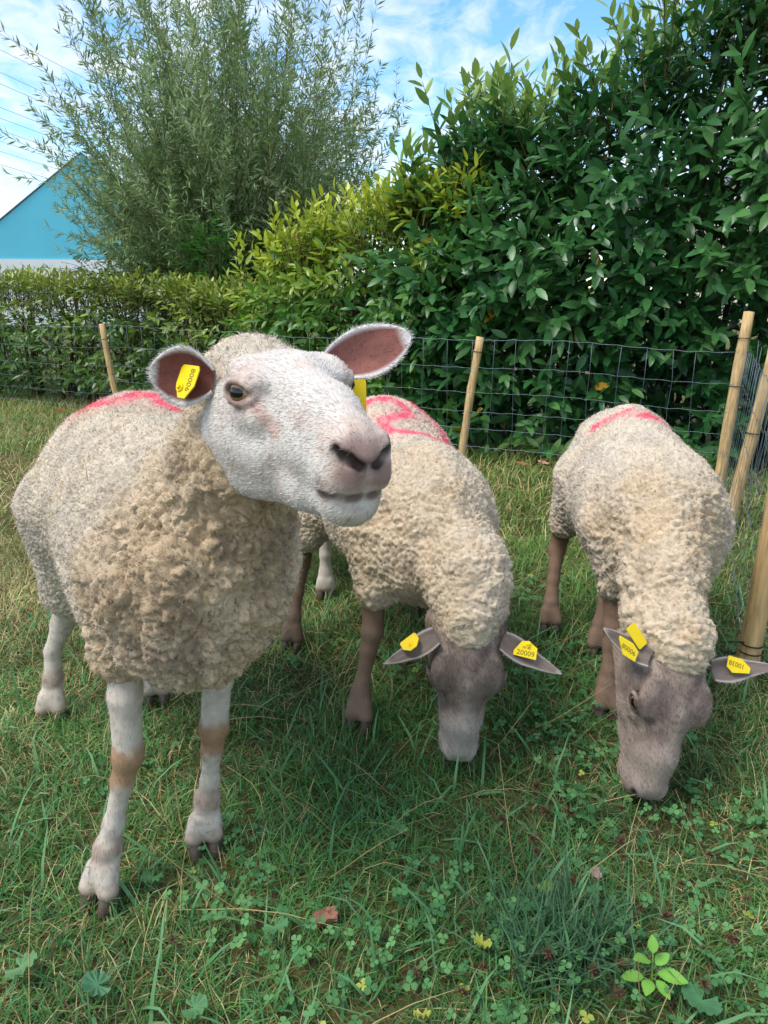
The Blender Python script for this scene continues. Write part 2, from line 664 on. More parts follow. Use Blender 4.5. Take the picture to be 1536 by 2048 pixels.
for s in (-1, 1):
    ec = EYE * (1, s, 1)
    ed = EYE_DIR * (1, s, 1)
    HEAD += [('-e', ec + ed * 0.006, (0.0205, 0.0190, 0.0140), None, 0.005)]
    # lids: a ring of small cones round the eyeball
    tx = unit(np.cross((0, 0, 1.0), ed)); tz = np.cross(ed, tx)
    if s < 0: tx = -tx                   # tx points to the nose on both sides
    tx = tx if tx[0] > 0 else -tx
    ring = []
    for a in np.linspace(0, 2 * math.pi, 13):
        ring.append(ec + ed * (0.0080 + (0.0020 if math.sin(a) > 0 else 0) - 0.0045 * abs(math.cos(a)) ** 3) + tx * 0.0195 * math.cos(a) + tz * (0.0120 if math.sin(a) > 0 else 0.0125) * math.sin(a))
    for a, b in zip(ring[:-1], ring[1:]):
        HEAD += [('c', a, b, 0.0028, 0.0028, 0.006)]
    # tear groove running from the inner corner of the eye
    HEAD += [('-c', ec + ed * 0.010 + tx * 0.021, ec + np.array([0.052, -s * 0.008, -0.026]), 0.0035, 0.002, 0.005)]
    # nostril, a slanting comma
    HEAD += [('-c', (0.200, s * 0.0085, -0.032), (0.197, s * 0.020, -0.024), 0.0045, 0.0056, 0.004),
             ('-c', (0.197, s * 0.020, -0.024), (0.190, s * 0.0285, -0.014), 0.0056, 0.0026, 0.004)]
    # mouth line
    for a, b in (((0.204, 0.0, -0.0655), (0.190, 0.026, -0.0650)), ((0.190, 0.026, -0.0650), (0.160, 0.0405, -0.0660)),
                 ((0.160, 0.0405, -0.0660), (0.134, 0.0425, -0.0625))):
        HEAD += [('-c', (a[0], s * a[1], a[2]), (b[0], s * b[1], b[2]), 0.0040, 0.0036, 0.0035)]
HEAD += [('-c', (0.2045, 0, -0.030), (0.200, 0, -0.058), 0.0026, 0.0022, 0.003)]
HV, HQ = skin_of(HEAD, 0.0045, 1, pad=0.012, it=3)
HV0, HQ0 = skin_of(HEAD, 0.0042, 0, pad=0.012, it=2)     # lighter copy for the heads farther off


def face_white(V):
    c = np.empty((len(V), 3), np.float32)
    c[:] = lin(212, 203, 193)
    x, y, z = V.T
    n = fbm(V, 0.02, 3)
    # faint pink where the hair is thin, round the eyes and along the cheek
    e = np.minimum(np.linalg.norm(V - EYE, axis=1), np.linalg.norm(V - EYE * (1, -1, 1), axis=1))
    c = c + (lin(196, 158, 142) - c) * (smooth(0.040, 0.018, e) * 0.45)[:, None]
    c = c + (lin(110, 78, 66) - c) * (smooth(0.0225, 0.0175, e) * 0.75)[:, None]
    g = s_cone(V, (0.045, -0.056, 0.004), (0.080, -0.050, -0.020), 0.004, 0.008)
    g = np.minimum(g, s_cone(V, (0.045, 0.056, 0.004), (0.080, 0.050, -0.020), 0.004, 0.008))
    c = c + (lin(176, 128, 112) - c) * (smooth(0.008, -0.004, g) * 0.6)[:, None]
    c = c + (lin(200, 168, 152) - c) * (smooth(0.52, 0.74, n) * 0.28)[:, None]
    c = c + (lin(150, 122, 104) - c) * (smooth(0.66, 0.80, fbm(V, 0.013, 9)) * smooth(0.0, 0.06, x) * 0.5)[:, None]
    # nose leather
    nb = smooth(0.158, 0.190, x + 0.04 * (n - 0.5) + 0.10 * np.minimum(z + 0.02, 0)) * smooth(-0.072, -0.050, z)
    c = c + (lin(198, 172, 156) - c) * (nb * 0.7)[:, None]
    nl = smooth(0.188, 0.203, x + 0.03 * (n - 0.5)) * smooth(-0.064, -0.050, z)
    c = c + (lin(134, 102, 94) - c) * (nl * 0.75)[:, None]
    nd = np.full(len(V), 9.0)
    for s in (-1, 1):
        nd = np.minimum(nd, s_cone(V, (0.200, s * 0.0085, -0.032), (0.190, s * 0.0285, -0.014), 0.005, 0.004))
    c = c + (lin(46, 30, 30) - c) * (smooth(0.006, -0.001, nd) * 0.92)[:, None]
    mo = s_cone(V, (0.204, 0, -0.0655), (0.16, 0.041, -0.066), 0.001, 0.001)
    mo = np.minimum(mo, s_cone(V, (0.204, 0, -0.0655), (0.16, -0.041, -0.066), 0.001, 0.001))
    mo = np.minimum(mo, s_cone(V, (0.134, 0.0425, -0.0625), (0.16, 0.041, -0.066), 0.001, 0.001))
    mo = np.minimum(mo, s_cone(V, (0.134, -0.0425, -0.0625), (0.16, -0.041, -0.066), 0.001, 0.001))
    c = c + (lin(98, 70, 66) - c) * (smooth(0.0075, 0.0015, mo) * 0.85)[:, None]
    sp = vnoise(V, 0.006, 21)
    c = c * (1 - 0.14 * smooth(0.70, 0.85, sp) * smooth(0.02, 0.08, x))[:, None]
    return c


def face_brown(base, pale, muz):
    def fn(V):
        x, y, z = V.T
        n = fbm(V, 0.03, 5)
        c = np.empty((len(V), 3), np.float32)
        c[:] = base
        k = smooth(0.35, 0.65, n)[:, None]
        c = c + (pale - c) * k * 0.8
        c = c * (0.60 + 0.80 * fbm(V, 0.009, 6, 3))[:, None]
        c = c + (base * 0.7 - c) * (smooth(0.045, 0.02, np.abs(np.abs(y) - 0.035)) * smooth(0.09, 0.03, np.abs(x - 0.03)) * smooth(0.0, 0.03, z) * 0.5)[:, None]
        c = c + (muz - c) * (smooth(0.06, 0.13, x + 0.04 * (n - 0.5)) * 0.85)[:, None]
        c = c + (pale * 1.15 - c) * (smooth(-0.03, -0.07, z) * 0.6)[:, None]
        e = np.minimum(np.linalg.norm(V - EYE, axis=1), np.linalg.norm(V - EYE * (1, -1, 1), axis=1))
        c = c + (lin(62, 46, 44) - c) * (smooth(0.025, 0.018, e) * 0.8)[:, None]
        nd = np.full(len(V), 9.0)
        for s in (-1, 1):
            nd = np.minimum(nd, s_cone(V, (0.200, s * 0.0085, -0.032), (0.190, s * 0.0285, -0.014), 0.005, 0.004))
        c = c + (lin(50, 36, 36) - c) * (smooth(0.008, 0.0, nd) * 0.9)[:, None]
        return c
    return fn


# ear: a cupped leaf of skin, base at the origin, length along +x, hollow towards +z
def ear_mesh(L, W, cup, curl, inner, outer, rim, seed, point=0.0):
    nu, nv = 30, 22
    u = np.linspace(0, 1, nu); v = np.linspace(-1, 1, nv)
    U, Vv = np.meshgrid(u, v, indexing='ij')
    prof = (np.sin(math.pi * np.clip(U * 0.90 + 0.09, 0, 1)) ** 0.62)
    prof = prof * (1 - 0.25 * (1 - U) ** 2)
    if point:                                    # broad at the root, running out to a point
        prof = prof + ((1 - U ** 2.0) ** 0.85 * (0.80 + 0.20 * np.sin(math.pi * np.minimum(U * 1.7, 1))) - prof) * min(1.0, point * 2.2)
    w = W * prof
    phi = cup * (1.25 - 0.75 * U)
    ang = Vv * phi
    y = w * np.sin(ang) / np.maximum(np.sin(np.minimum(phi, 1.5)), 0.2)
    z = w * (1 - np.cos(ang)) * 0.85 - 0.010 * np.sin(U * math.pi)
    x = L * U
    z = z + curl * L * U ** 2
    mid = np.stack([x, y, z], -1)
    tu = np.gradient(mid, axis=0); tv = np.gradient(mid, axis=1)
    nrm = unit(np.cross(tu, tv))
    th = 0.0042 * np.clip(np.minimum(1, (1 - np.abs(Vv)) * 6 + 0.25), 0, 1) * np.clip((1 - U) * 6 + 0.3, 0, 1)
    top = mid + nrm * th[..., None] * 0.5
    bot = mid - nrm * th[..., None] * 0.5
    V = np.concatenate([top.reshape(-1, 3), bot.reshape(-1, 3)])
    i = np.arange(nu - 1)[:, None] * nv; j = np.arange(nv - 1)[None]
    q = np.stack([i + j, i + nv + j, i + nv + j + 1, i + j + 1], -1).reshape(-1, 4)
    N = nu * nv
    Q = [q, q[:, ::-1] + N]
    a = np.arange(nu - 1) * nv
    Q.append(np.stack([a, a + N, a + nv + N, a + nv], -1))
    b = a + nv - 1
    Q.append(np.stack([b, b + nv, b + nv + N, b + N], -1))
    c = (nu - 1) * nv + np.arange(nv - 1)
    Q.append(np.stack([c, c + N, c + N + 1, c + 1], -1))
    Q = np.concatenate(Q)
    C = np.empty((2 * N, 3), np.float32)
    edge = np.clip(np.maximum(np.abs(Vv), (U - 0.5) * 2), 0, 1).reshape(-1)
    nz = fbm(np.c_[U.ravel() * 0.1, Vv.ravel() * 0.05, np.zeros(N)], 0.022, seed)
    ci = inner[None] * (0.70 + 0.7 * nz)[:, None]
    C[:N] = ci + (rim - ci) * smooth(0.72, 0.95, edge)[:, None]
    C[N:] = outer * (0.85 + 0.3 * nz)[:, None]
    return V.astype(np.float32), Q, C, (mid, nrm)


def hairs_on(V, Q, C, n, flow, length, width, seed, weight=None, lift=0.45, jitter=0.35, tone=0.28):
    q, W = sample(V, Q, n, seed, weight)
    N = vnormals(V, Q)
    g = np.random.default_rng(seed + 5)
    r = interp(V, q, W); nn = unit(interp(N, q, W)); cc = interp(C, q, W)
    fl = flow(r)
    t = unit(fl - nn * (fl * nn).sum(1, keepdims=True))
    d0 = unit(t + nn * lift + g.normal(size=r.shape) * jitter)
    d1 = unit(t + nn * lift * 0.2 + g.normal(size=r.shape) * jitter)
    cc = cc * (1 - tone * 0.55 + tone * g.random((n, 1)))
    return strands(r, d0, d1, length * (0.6 + 0.8 * g.random(n)), width, cc, seed)


# ------------------------------------------------------------------ a whole sheep
def leg_prims(pts, radii, knee=None):
    pr = []
    for (a, b, ra, rb) in zip(pts[:-1], pts[1:], radii[:-1], radii[1:]):
        pr.append(('c', a, b, ra, rb, 0.014))
    return pr


def hoof_mesh(p, yaw, s=1.0, col=None):
    """two claws side by side, toes along yaw"""
    S = Soup()
    Rz = rot(yaw)
    for sd in (-1, 1):
        rings = []
        for (z, x0, x1, w) in ((0.0, -0.026, 0.034, 0.0165), (0.008, -0.026, 0.033, 0.0170), (0.022, -0.022, 0.026, 0.0160), (0.034, -0.016, 0.014, 0.0130)):
            pts = []
            for a in np.linspace(0, 2 * math.pi, 10, endpoint=False):
                cx = (x0 + x1) / 2 + (x1 - x0) / 2 * math.cos(a)
                cy = w * math.sin(a) * (1 - 0.35 * max(0, math.cos(a)))
                pts.append((cx, cy + sd * 0.0185, z))
            rings.append(pts)
        V = np.array(rings, float).reshape(-1, 3) * s
        k = 10
        Q = []
        for i in range(3):
            for j in range(k):
                Q.append((i * k + j, i * k + (j + 1) % k, (i + 1) * k + (j + 1) % k, (i + 1) * k + j))
        S.add(V @ Rz.T + np.array(p), np.array(Q), col * (0.85 + 0.25 * rng.random()))
        top = V[30:40]
        S.add(np.concatenate([top, top.mean(0, keepdims=True)]) @ Rz.T + np.array(p), np.array([(j, (j + 1) % k, k) for j in range(k)]), col)
        S.add(np.concatenate([V[:10], V[:10].mean(0, keepdims=True)]) @ Rz.T + np.array(p), np.array([((j + 1) % k, j, k) for j in range(k)]), col)
    return S


def text_mesh(txt, size):
    cu = bpy.data.curves.new('t', 'FONT')
    cu.body = txt
    cu.size = size
    cu.align_x = 'CENTER'
    cu.align_y = 'CENTER'
    cu.resolution_u = 3
    o = bpy.data.objects.new('t', cu)
    COL.objects.link(o)
    dg = bpy.context.evaluated_depsgraph_get()
    me = bpy.data.meshes.new_from_object(o.evaluated_get(dg))
    V = np.array([v.co for v in me.vertices]).reshape(-1, 3)
    F = [tuple(p.vertices) for p in me.polygons]
    bpy.data.objects.remove(o)
    bpy.data.curves.remove(cu)
    bpy.data.meshes.remove(me)
    return V, F


def ear_tag(parent, pos, x, up, outline, lines, off, stud=True, mirror=False, name='ear_tag'):
    """flat plastic tag: outline polygon in its own plane (metres), printed lines (text,size,y) on its +z face"""
    M = frames(np.array([x], float), np.array([up], float))[0]
    bm = bmesh.new()
    t = 0.0018
    lo = [bm.verts.new((px, py, -t / 2)) for px, py in outline]
    hi = [bm.verts.new((px, py, t / 2)) for px, py in outline]
    bm.faces.new(hi); bm.faces.new(lo[::-1])
    n = len(outline)
    for i in range(n):
        bm.faces.new((lo[i], lo[(i + 1) % n], hi[(i + 1) % n], hi[i]))
    if stud:
        for z0, r0, z1, r1 in ((-0.004, 0.0065, 0.0032, 0.0065), (0.0032, 0.0042, 0.0062, 0.0030)):
            k = 12
            a = [bm.verts.new((stud[0] + r0 * math.cos(q * 2 * math.pi / k), stud[1] + r0 * math.sin(q * 2 * math.pi / k), z0)) for q in range(k)]
            b = [bm.verts.new((stud[0] + r1 * math.cos(q * 2 * math.pi / k), stud[1] + r1 * math.sin(q * 2 * math.pi / k), z1)) for q in range(k)]
            for q in range(k):
                bm.faces.new((a[q], a[(q + 1) % k], b[(q + 1) % k], b[q]))
            bm.faces.new(b)
    for txt, size, tx, ty in lines:
        V, F = text_mesh(txt, size)
        vv = [bm.verts.new(((-vx if mirror else vx) + tx, vy + ty, t / 2 + 0.0004)) for vx, vy, _ in V]
        for f in F:
            try:
                fc = bm.faces.new([vv[i] for i in f])
                fc.material_index = 1
            except ValueError:
                pass
    bmesh.ops.transform(bm, matrix=Matrix(M.tolist()).to_4x4(), verts=bm.verts)
    me = bpy.data.meshes.new(name)
    bm.to_mesh(me)
    bm.free()
    me.materials.append(M_TAG); me.materials.append(M_INK)
    o = link(name, me, parent)
    o.location = Vector(pos) - Vector(off)
    return o


def sheep(name, base, label, sp):
    base = np.array(base, float)
    root = empty(name, tuple(base), label, 'sheep', 'sheep in the fenced paddock')
    Hs, Hp, Hr = sp['head_scale'], np.array(sp['head_pos']), rot(*[R(a) for a in sp['head_ypr']])
    toW = lambda L: (np.asarray(L, float) * Hs) @ Hr.T + Hp
    S = Soup()
    # --- body: head, legs and trunk in one mesh
    if sp.get('head', True):
        hv, hq = (HV, HQ) if sp['near'] else (HV0, HQ0)
        V = toW(hv)
        C = sp['face'](hv)
        S.add(V, hq, C)
        if sp['face_hair']:
            wgt = smooth(-0.115, -0.07, hv[:, 0]) * smooth(0.206, 0.175, hv[:, 0])
            e = np.minimum(np.linalg.norm(hv - EYE, axis=1), np.linalg.norm(hv - EYE * (1, -1, 1), axis=1))
            wgt = wgt * smooth(0.020, 0.025, e)
            fl = lambda r: np.stack([-np.ones(len(r)), 6 * (r[:, 1]), -0.25 - 3 * (r[:, 2] * 0)], 1)
            sV, sQ, sT, sC = hairs_on(hv.astype(float), hq, C, sp['face_hair'], fl, 0.0060 if sp['near'] else 0.0075, 0.0005 if sp['near'] else 0.0007, 11, wgt, 0.16 if sp['near'] else 0.3, 0.16 if sp['near'] else 0.25, 0.40 if sp['near'] else 0.8)
            n0 = S.n
            S.add(toW(sV), sQ, sC * 1.03)
            S.T.append(sT + n0)
    for lg in sp['legs']:
        pr = leg_prims(lg['pts'], lg['r'])
        fw = np.array([math.cos(R(lg['yaw'])), math.sin(R(lg['yaw'])), 0]); sdv = np.array([-fw[1], fw[0], 0]); hp = np.array(lg['hoof'])
        for sd in (-1, 1):
            pr.append(('c', lg['pts'][-1] + np.array([0, 0, 0.02]) + sdv * sd * 0.012, hp + sdv * sd * 0.0195 * lg['hs'] + fw * 0.004 + np.array([0, 0, 0.036]), 0.021, 0.0185 * lg['hs'], 0.010))
        lv, lq = skin_of(pr + lg.get('extra', []), 0.0048 if sp["near"] else 0.0066, 0, pad=0.012, it=2)
        lc = lg['col'](lv)
        S.add(lv, lq, lc)
        if sp['leg_hair']:
            sV, sQ, sT, sC = hairs_on(lv.astype(float), lq, lc, sp['leg_hair'], lambda r: np.tile([0, 0, -1.0], (len(r), 1)), 0.010, 0.0007, 17, None, 0.25, 0.25)
            n0 = S.n
            S.add(sV, sQ, sC); S.T.append(sT + n0)
    core = [(q[0], q[1], q[2], max(q[3] - 0.05, 0.02), max(q[4] - 0.05, 0.02), q[5]) if q[0] == 'c' else
            (q[0], q[1], tuple(max(r - 0.06, 0.02) for r in q[2]), q[3], q[4]) for q in sp['trunk']]
    cv, cq = skin_of(core, 0.03, 0)
    S.add(cv, cq, lin(205, 190, 175))
    S.build('body', M_SKIN, root, off=base)
    for lg in sp['legs']:
        lg_h = hoof_mesh(lg['hoof'], R(lg['yaw']), lg.get('hs', 1.0), lin(92, 78, 68))
        lg_h.build('hoof', M_HOOF, root, off=base)
    # --- fleece
    prims = list(sp['trunk'])
    hM = Hr
    for q in sp.get('cap', []):
        if q[0] == 'c':
            prims.append(('c', toW(q[1]), toW(q[2]), q[3] * Hs, q[4] * Hs, q[5]))
        else:
            prims.append(('e', toW(q[1]), tuple(np.array(q[2]) * Hs), hM, q[4]))
    FV, FQ = skin_of(prims, sp['wool_h'], sp['wool_sub'], pad=0.03, it=2)
    N = grad(field(prims), FV, 0.004)
    disp, FC = sp['wool'](FV, N)
    hl = (FV - Hp) @ Hr / Hs                       # in head axes, so that wool on the head stays short
    onhead = smooth(-0.11, -0.03, hl[:, 0]) * smooth(0.16, 0.12, np.linalg.norm(hl, axis=1))
    disp = disp * (1 - 0.55 * onhead)
    FV2 = (FV + N * disp[:, None]).astype(np.float32)
    W = Soup()
    W.add(FV2, FQ, FC)
    if sp['wool_hair']:
        g = np.random.default_rng(3)
        q, w = sample(FV2, FQ, sp['wool_hair'], 9)
        rr = interp(FV2, q, w); nn = unit(interp(vnormals(FV2, FQ), q, w)); cc = interp(FC, q, w)
        cur = lambda sc, sd: np.stack([vnoise(rr, sc, sd + k) for k in range(3)], 1) - 0.5
        d0 = unit(nn * 0.7 + cur(0.011, 501) * 2.4 + g.normal(size=rr.shape) * 0.28)
        d1 = unit(nn * 0.15 + cur(0.009, 511) * 2.8 + g.normal(size=rr.shape) * 0.35)
        cc = cc * (0.90 + 0.22 * g.random((len(cc), 1)))
        sV, sQ, sT, sC = strands(rr - nn * 0.001, d0, d1, 0.007 + 0.007 * g.random(len(rr)), sp.get('hair_w', 0.0009), cc, 4)
        n0 = W.n
        W.add(sV, sQ, sC); W.T.append(sT + n0)
    if sp.get('straw'):
        g = np.random.default_rng(13)
        q, w = sample(FV2, FQ, sp['straw'], 31)
        rr = interp(FV2, q, w); nn = unit(interp(vnormals(FV2, FQ), q, w))
        tt = unit(np.cross(nn, g.normal(size=rr.shape)) + nn * 0.25)
        cc = np.tile(lin(196, 164, 92), (len(rr), 1)) * (0.6 + 0.6 * g.random((len(rr), 1)))
        sV, sQ, sT, sC = strands(rr + nn * 0.003, tt, unit(tt + g.normal(size=rr.shape) * 0.3), 0.012 + 0.022 * g.random(len(rr)), 0.0013, cc, 5)
        n0 = W.n
        W.add(sV, sQ, sC); W.T.append(sT + n0)
    W.build('fleece', M_WOOL, root, off=base)
    if not sp.get('head', True):
        return root
    # --- eyes
    for s in (-1, 1):
        ec = EYE * (1, s, 1); ed = EYE_DIR * (1, s, 1)
        eye_mesh(root, toW(ec - ed * 0.0045), Hr @ ed, Hr @ np.array([0, 0, 1.0]), 0.0178 * Hs, base)
    # --- ears
    for e in sp['ears']:
        eV, eQ, eC, (mid, nrm) = ear_mesh(e['L'], e['W'], e['cup'], e['curl'], e['inner'], e['outer'], e['rim'], e['seed'], e.get('point', 0.0))
        b = toW(e['base'])
        M = frames(np.array([e['x']], float), np.array([e['up']], float))[0]
        Es = Soup()
        wv = eV @ M.T + b
        Es.add(wv, eQ, eC)
        if e.get('hair'):
            fl = lambda r: np.tile(M[:, 0], (len(r), 1))
            nh = len(eV) // 2
            wgt = np.ones(len(eV)); wgt[:nh] = 0.15
            U, Vv = np.meshgrid(np.linspace(0, 1, 30), np.linspace(-1, 1, 22), indexing='ij')
            edge = np.maximum(np.abs(Vv), (U - 0.5) * 2).ravel()
            wgt[:nh] += 1.5 * (edge > 0.85); wgt[nh:] += 1.2 * (edge > 0.8)
            ctr = wv.mean(0)
            flow = lambda r: unit(M[:, 0][None] * 0.7 + unit(r - ctr))
            sV, sQ, sT, sC = hairs_on(wv.astype(float), eQ, eC, e['hair'], flow, 0.0065, 0.0006, 23, wgt, 0.30, 0.25)
            n0 = Es.n
            Es.add(sV, sQ, sC); Es.T.append(sT + n0)
        eo = Es.build('ear', M_SKIN, root, off=base)
        for tg in e.get('tags', []):
            p = np.array(tg['world']) if 'world' in tg else b + M @ np.array(tg['at'])
            ear_tag(eo, tuple(p), tg['x'], tg['up'], tg['outline'], tg['lines'], tuple(base), tg.get('stud'), tg.get('mirror', False))
    return root


M_EYE = mat_attr('eyeball', rough=0.06, spec=0.6, vary=0.05, nscale=200)


def eye_mesh(root, c, d, up, r, base):
    """eyeball: amber iris, level slot pupil, facing along d"""
    M = frames(np.array([d]), np.array([up]))[0]     # x out of the head, z up
    nu, nv = 40, 48
    S = Soup()
    th = np.linspace(0, math.pi * 0.62, nu)
    ph = np.linspace(0, 2 * math.pi, nv, endpoint=False)
    T, P = np.meshgrid(th, ph, indexing='ij')
    L = np.stack([np.cos(T), np.sin(T) * np.cos(P), np.sin(T) * np.sin(P)], -1).reshape(-1, 3)
    bulge = 1 + 0.05 * np.exp(-(T.ravel() / 0.5) ** 2)
    V = L * bulge[:, None] * r
    y, z = L[:, 1], L[:, 2]
    rad = np.sqrt(y * y + z * z)
    C = np.empty((len(V), 3), np.float32)
    C[:] = lin(96, 74, 58)
    C[(rad < 0.92) & (L[:, 0] > 0)] = lin(152, 128, 100)
    C[(rad < 0.62) & (L[:, 0] > 0)] = lin(128, 98, 68)
    C[((y / 0.60) ** 2 + (z / 0.30) ** 4 < 1) & (L[:, 0] > 0)] = lin(14, 14, 18)
    i = np.arange(nu - 1)[:, None] * nv; j = np.arange(nv)[None]; j2 = (j + 1) % nv
    Q = np.stack([i + j, i + nv + j, i + nv + j2, i + j2], -1).reshape(-1, 4)
    S.add(V @ M.T + c, Q, C)
    return S.build('eye', M_EYE, root, off=base)

# ------------------------------------------------------------------ fleece textures
def wool_fn(axis_pt, axis_dir, tones, coarse, marks=None, neck=None, fine=0.0095, big=0.0160, amp=(0.0062, 0.0085), seed=40):
    """returns displacement and colour; coarse(V) 0..1 says where the long locks are"""
    axis_dir = unit(np.array(axis_dir, float))
    pale, tan, grey = tones

    def f(V, N):
        w = coarse(V)
        warp = np.stack([vnoise(V, 0.05, 60), vnoise(V, 0.05, 61), vnoise(V, 0.05, 62)], 1) - 0.5
        P = V + warp * 0.024 + (np.stack([vnoise(V, 0.014, 67), vnoise(V, 0.014, 68), vnoise(V, 0.014, 69)], 1) - 0.5) * 0.007
        if neck is not None:                         # folds lying across the neck: squeeze along it
            nd, npt, squeeze = neck
            nd = unit(np.array(nd, float))
            s = (P - np.array(npt)) @ nd
            P = P + nd[None] * (s * squeeze)[:, None]
        f1, f2, cid = worley(P, fine, seed)
        a1 = np.sqrt(np.clip(1 - (f1 * 0.98) ** 2, 0, 1)) * smooth(-0.02, 0.25, f2 - f1)
        wf = np.stack([vnoise(V, 0.022, 64), vnoise(V, 0.022, 65), vnoise(V, 0.022, 66)], 1) - 0.5
        Pb = V + warp * 0.04 + wf * 0.014
        Pb = Pb * np.array([1, 1, 0.70])
        if neck is not None:
            Pb = V + warp * 0.03 + nd[None] * ((V - np.array(npt)) @ nd * squeeze * 1.1)[:, None]
        g1, g2, gid = worley(Pb, big, seed + 7)
        a2 = np.sqrt(np.clip(1 - (g1 * 0.98) ** 2, 0, 1))
        crev = smooth(0.0, 0.22, g2 - g1)
        h1, h2, _ = worley(V + warp * 0.02, 0.0085, seed + 19)
        a3 = 1 - np.clip(h1, 0, 1)
        lump = fbm(V, 0.13, 71, 3) - 0.5
        mid = fbm(V, 0.035, 77, 2) - 0.5
        d = (1 - 0.45 * w) * amp[0] * a1 + w * amp[1] * (a2 * 0.5 + 0.5 * crev) * (0.35 + 1.3 * gid) + 0.0030 * a3 + 0.035 * lump + (0.006 + 0.010 * w) * mid
        d = d - 0.004
        # colour
        n = fbm(V, 0.09, 81, 3)
        n2 = fbm(V, 0.02, 83, 2)
        C = np.empty((len(V), 3), np.float32)
        C[:] = pale
        C = C + (tan - C) * np.clip(w * 0.75 + smooth(0.45, 0.70, n) * 0.35, 0, 1)[:, None]
        C = C + (grey - C) * ((1 - w) * smooth(0.40, 0.65, fbm(V, 0.05, 85, 3)) * 0.40)[:, None]
        under = smooth(0.2, -0.7, N[:, 2])
        dirt = smooth(0.50, 0.75, fbm(V, 0.06, 91, 3)) * w
        C = C + (lin(108, 86, 66) - C) * (dirt * 0.45)[:, None]
        # lock hearts are cleaner and yellower than the dusty tips
        C = C * (0.86 + 0.28 * vnoise(V, 0.004, 95))[:, None]
        C = C * (0.90 + 0.2 * (cid * (1 - w) + gid * w))[:, None]
        if marks:
            for poly, wd, mcol, z_min in marks:
                m = np.full(len(V), 9.0)
                for a, b in zip(poly[:-1], poly[1:]):
                    a2_ = np.array([a[0], a[1], 0], np.float32); b2_ = np.array([b[0], b[1], 0], np.float32)
                    Q = V.copy(); Q[:, 2] = 0
                    m = np.minimum(m, s_cone(Q, a2_, b2_, 0, 0))
                m = m + (n2 - 0.5) * wd * 0.9
                k = smooth(wd * 1.25, wd * 0.55, m) * (V[:, 2] > z_min) * (0.60 + 0.4 * a1) * (0.45 + 0.55 * smooth(0.34, 0.56, fbm(V, 0.028, 97, 3)))
                C = C + (mcol - C) * (k * 0.93)[:, None]
                k = smooth(wd * 3.2, wd, m) * (V[:, 2] > z_min) * 0.16
                C = C + (mcol - C) * k[:, None]
        return d.astype(np.float32), np.clip(C, 0.01, 0.9)
    return f


PINK = lin(248, 40, 96)
WHITE_LEG = lin(194, 182, 167)


def leg_white(knee, fet, kcol=lin(150, 112, 76)):
    knee = np.array(knee); fet = np.array(fet)

    def f(V):
        n = fbm(V, 0.02, 5)
        C = np.empty((len(V), 3), np.float32)
        C[:] = WHITE_LEG
        dz = np.abs(V[:, 2] - knee[2] + 0.012)
        C = C + (kcol - C) * (smooth(0.060, 0.022, dz + (fbm(V, 0.03, 15, 3) - 0.5) * 0.07 + 0.25 * np.maximum(V[:, 1] - knee[1], 0)) * 0.85)[:, None]
        C = C * (0.80 + 0.4 * fbm(V, 0.012, 25, 2))[:, None]
        dz = np.abs(V[:, 2] - fet[2] - 0.01)
        C = C + (lin(140, 108, 88) - C) * (smooth(0.032, 0.008, dz + (n - 0.5) * 0.04) * 0.55)[:, None]
        C = C + (lin(120, 94, 78) - C) * (smooth(0.62, 0.80, vnoise(V, 0.009, 8)) * smooth(knee[2], fet[2], V[:, 2]) * 0.35)[:, None]
        C = C + (lin(150, 118, 96) - C) * (smooth(0.07, 0.02, V[:, 2]) * 0.7)[:, None]
        return C
    return f


def leg_brown(col):
    def f(V):
        n = fbm(V, 0.03, 5)
        C = np.empty((len(V), 3), np.float32)
        C[:] = col
        return C * (0.75 + 0.5 * n)[:, None]
    return f


def leg(pts, r, hoof, yaw, colf, hs=1.0, extra=()):
    return dict(pts=[np.array(p, float) for p in pts], r=r, hoof=hoof, yaw=yaw, col=colf, hs=hs, extra=list(extra))


def P3(*a):
    return np.array(a, float)


TAG_TALL = [(a * 1.4, b * 1.4) for a, b in [(-0.013, -0.019), (0.013, -0.019), (0.0155, -0.015), (0.0155, 0.004), (0.006, 0.019), (-0.006, 0.019), (-0.0155, 0.004), (-0.0155, -0.015)]]
TAG_BAR = [(a * 1.25, b * 1.25) for a, b in [(-0.009, -0.021), (0.009, -0.021), (0.010, -0.018), (0.010, 0.018), (0.009, 0.021), (-0.009, 0.021), (-0.010, 0.018), (-0.010, -0.018)]]

# ------------------------------------------------------------------ ground
def gz(x, y):
    x = np.asarray(x, float); y = np.asarray(y, float)
    P = np.stack([x, y, np.zeros_like(x)], -1).reshape(-1, 3)
    return ((fbm(P, 0.55, 201, 3) - 0.55) * 0.030).reshape(x.shape) - 0.004


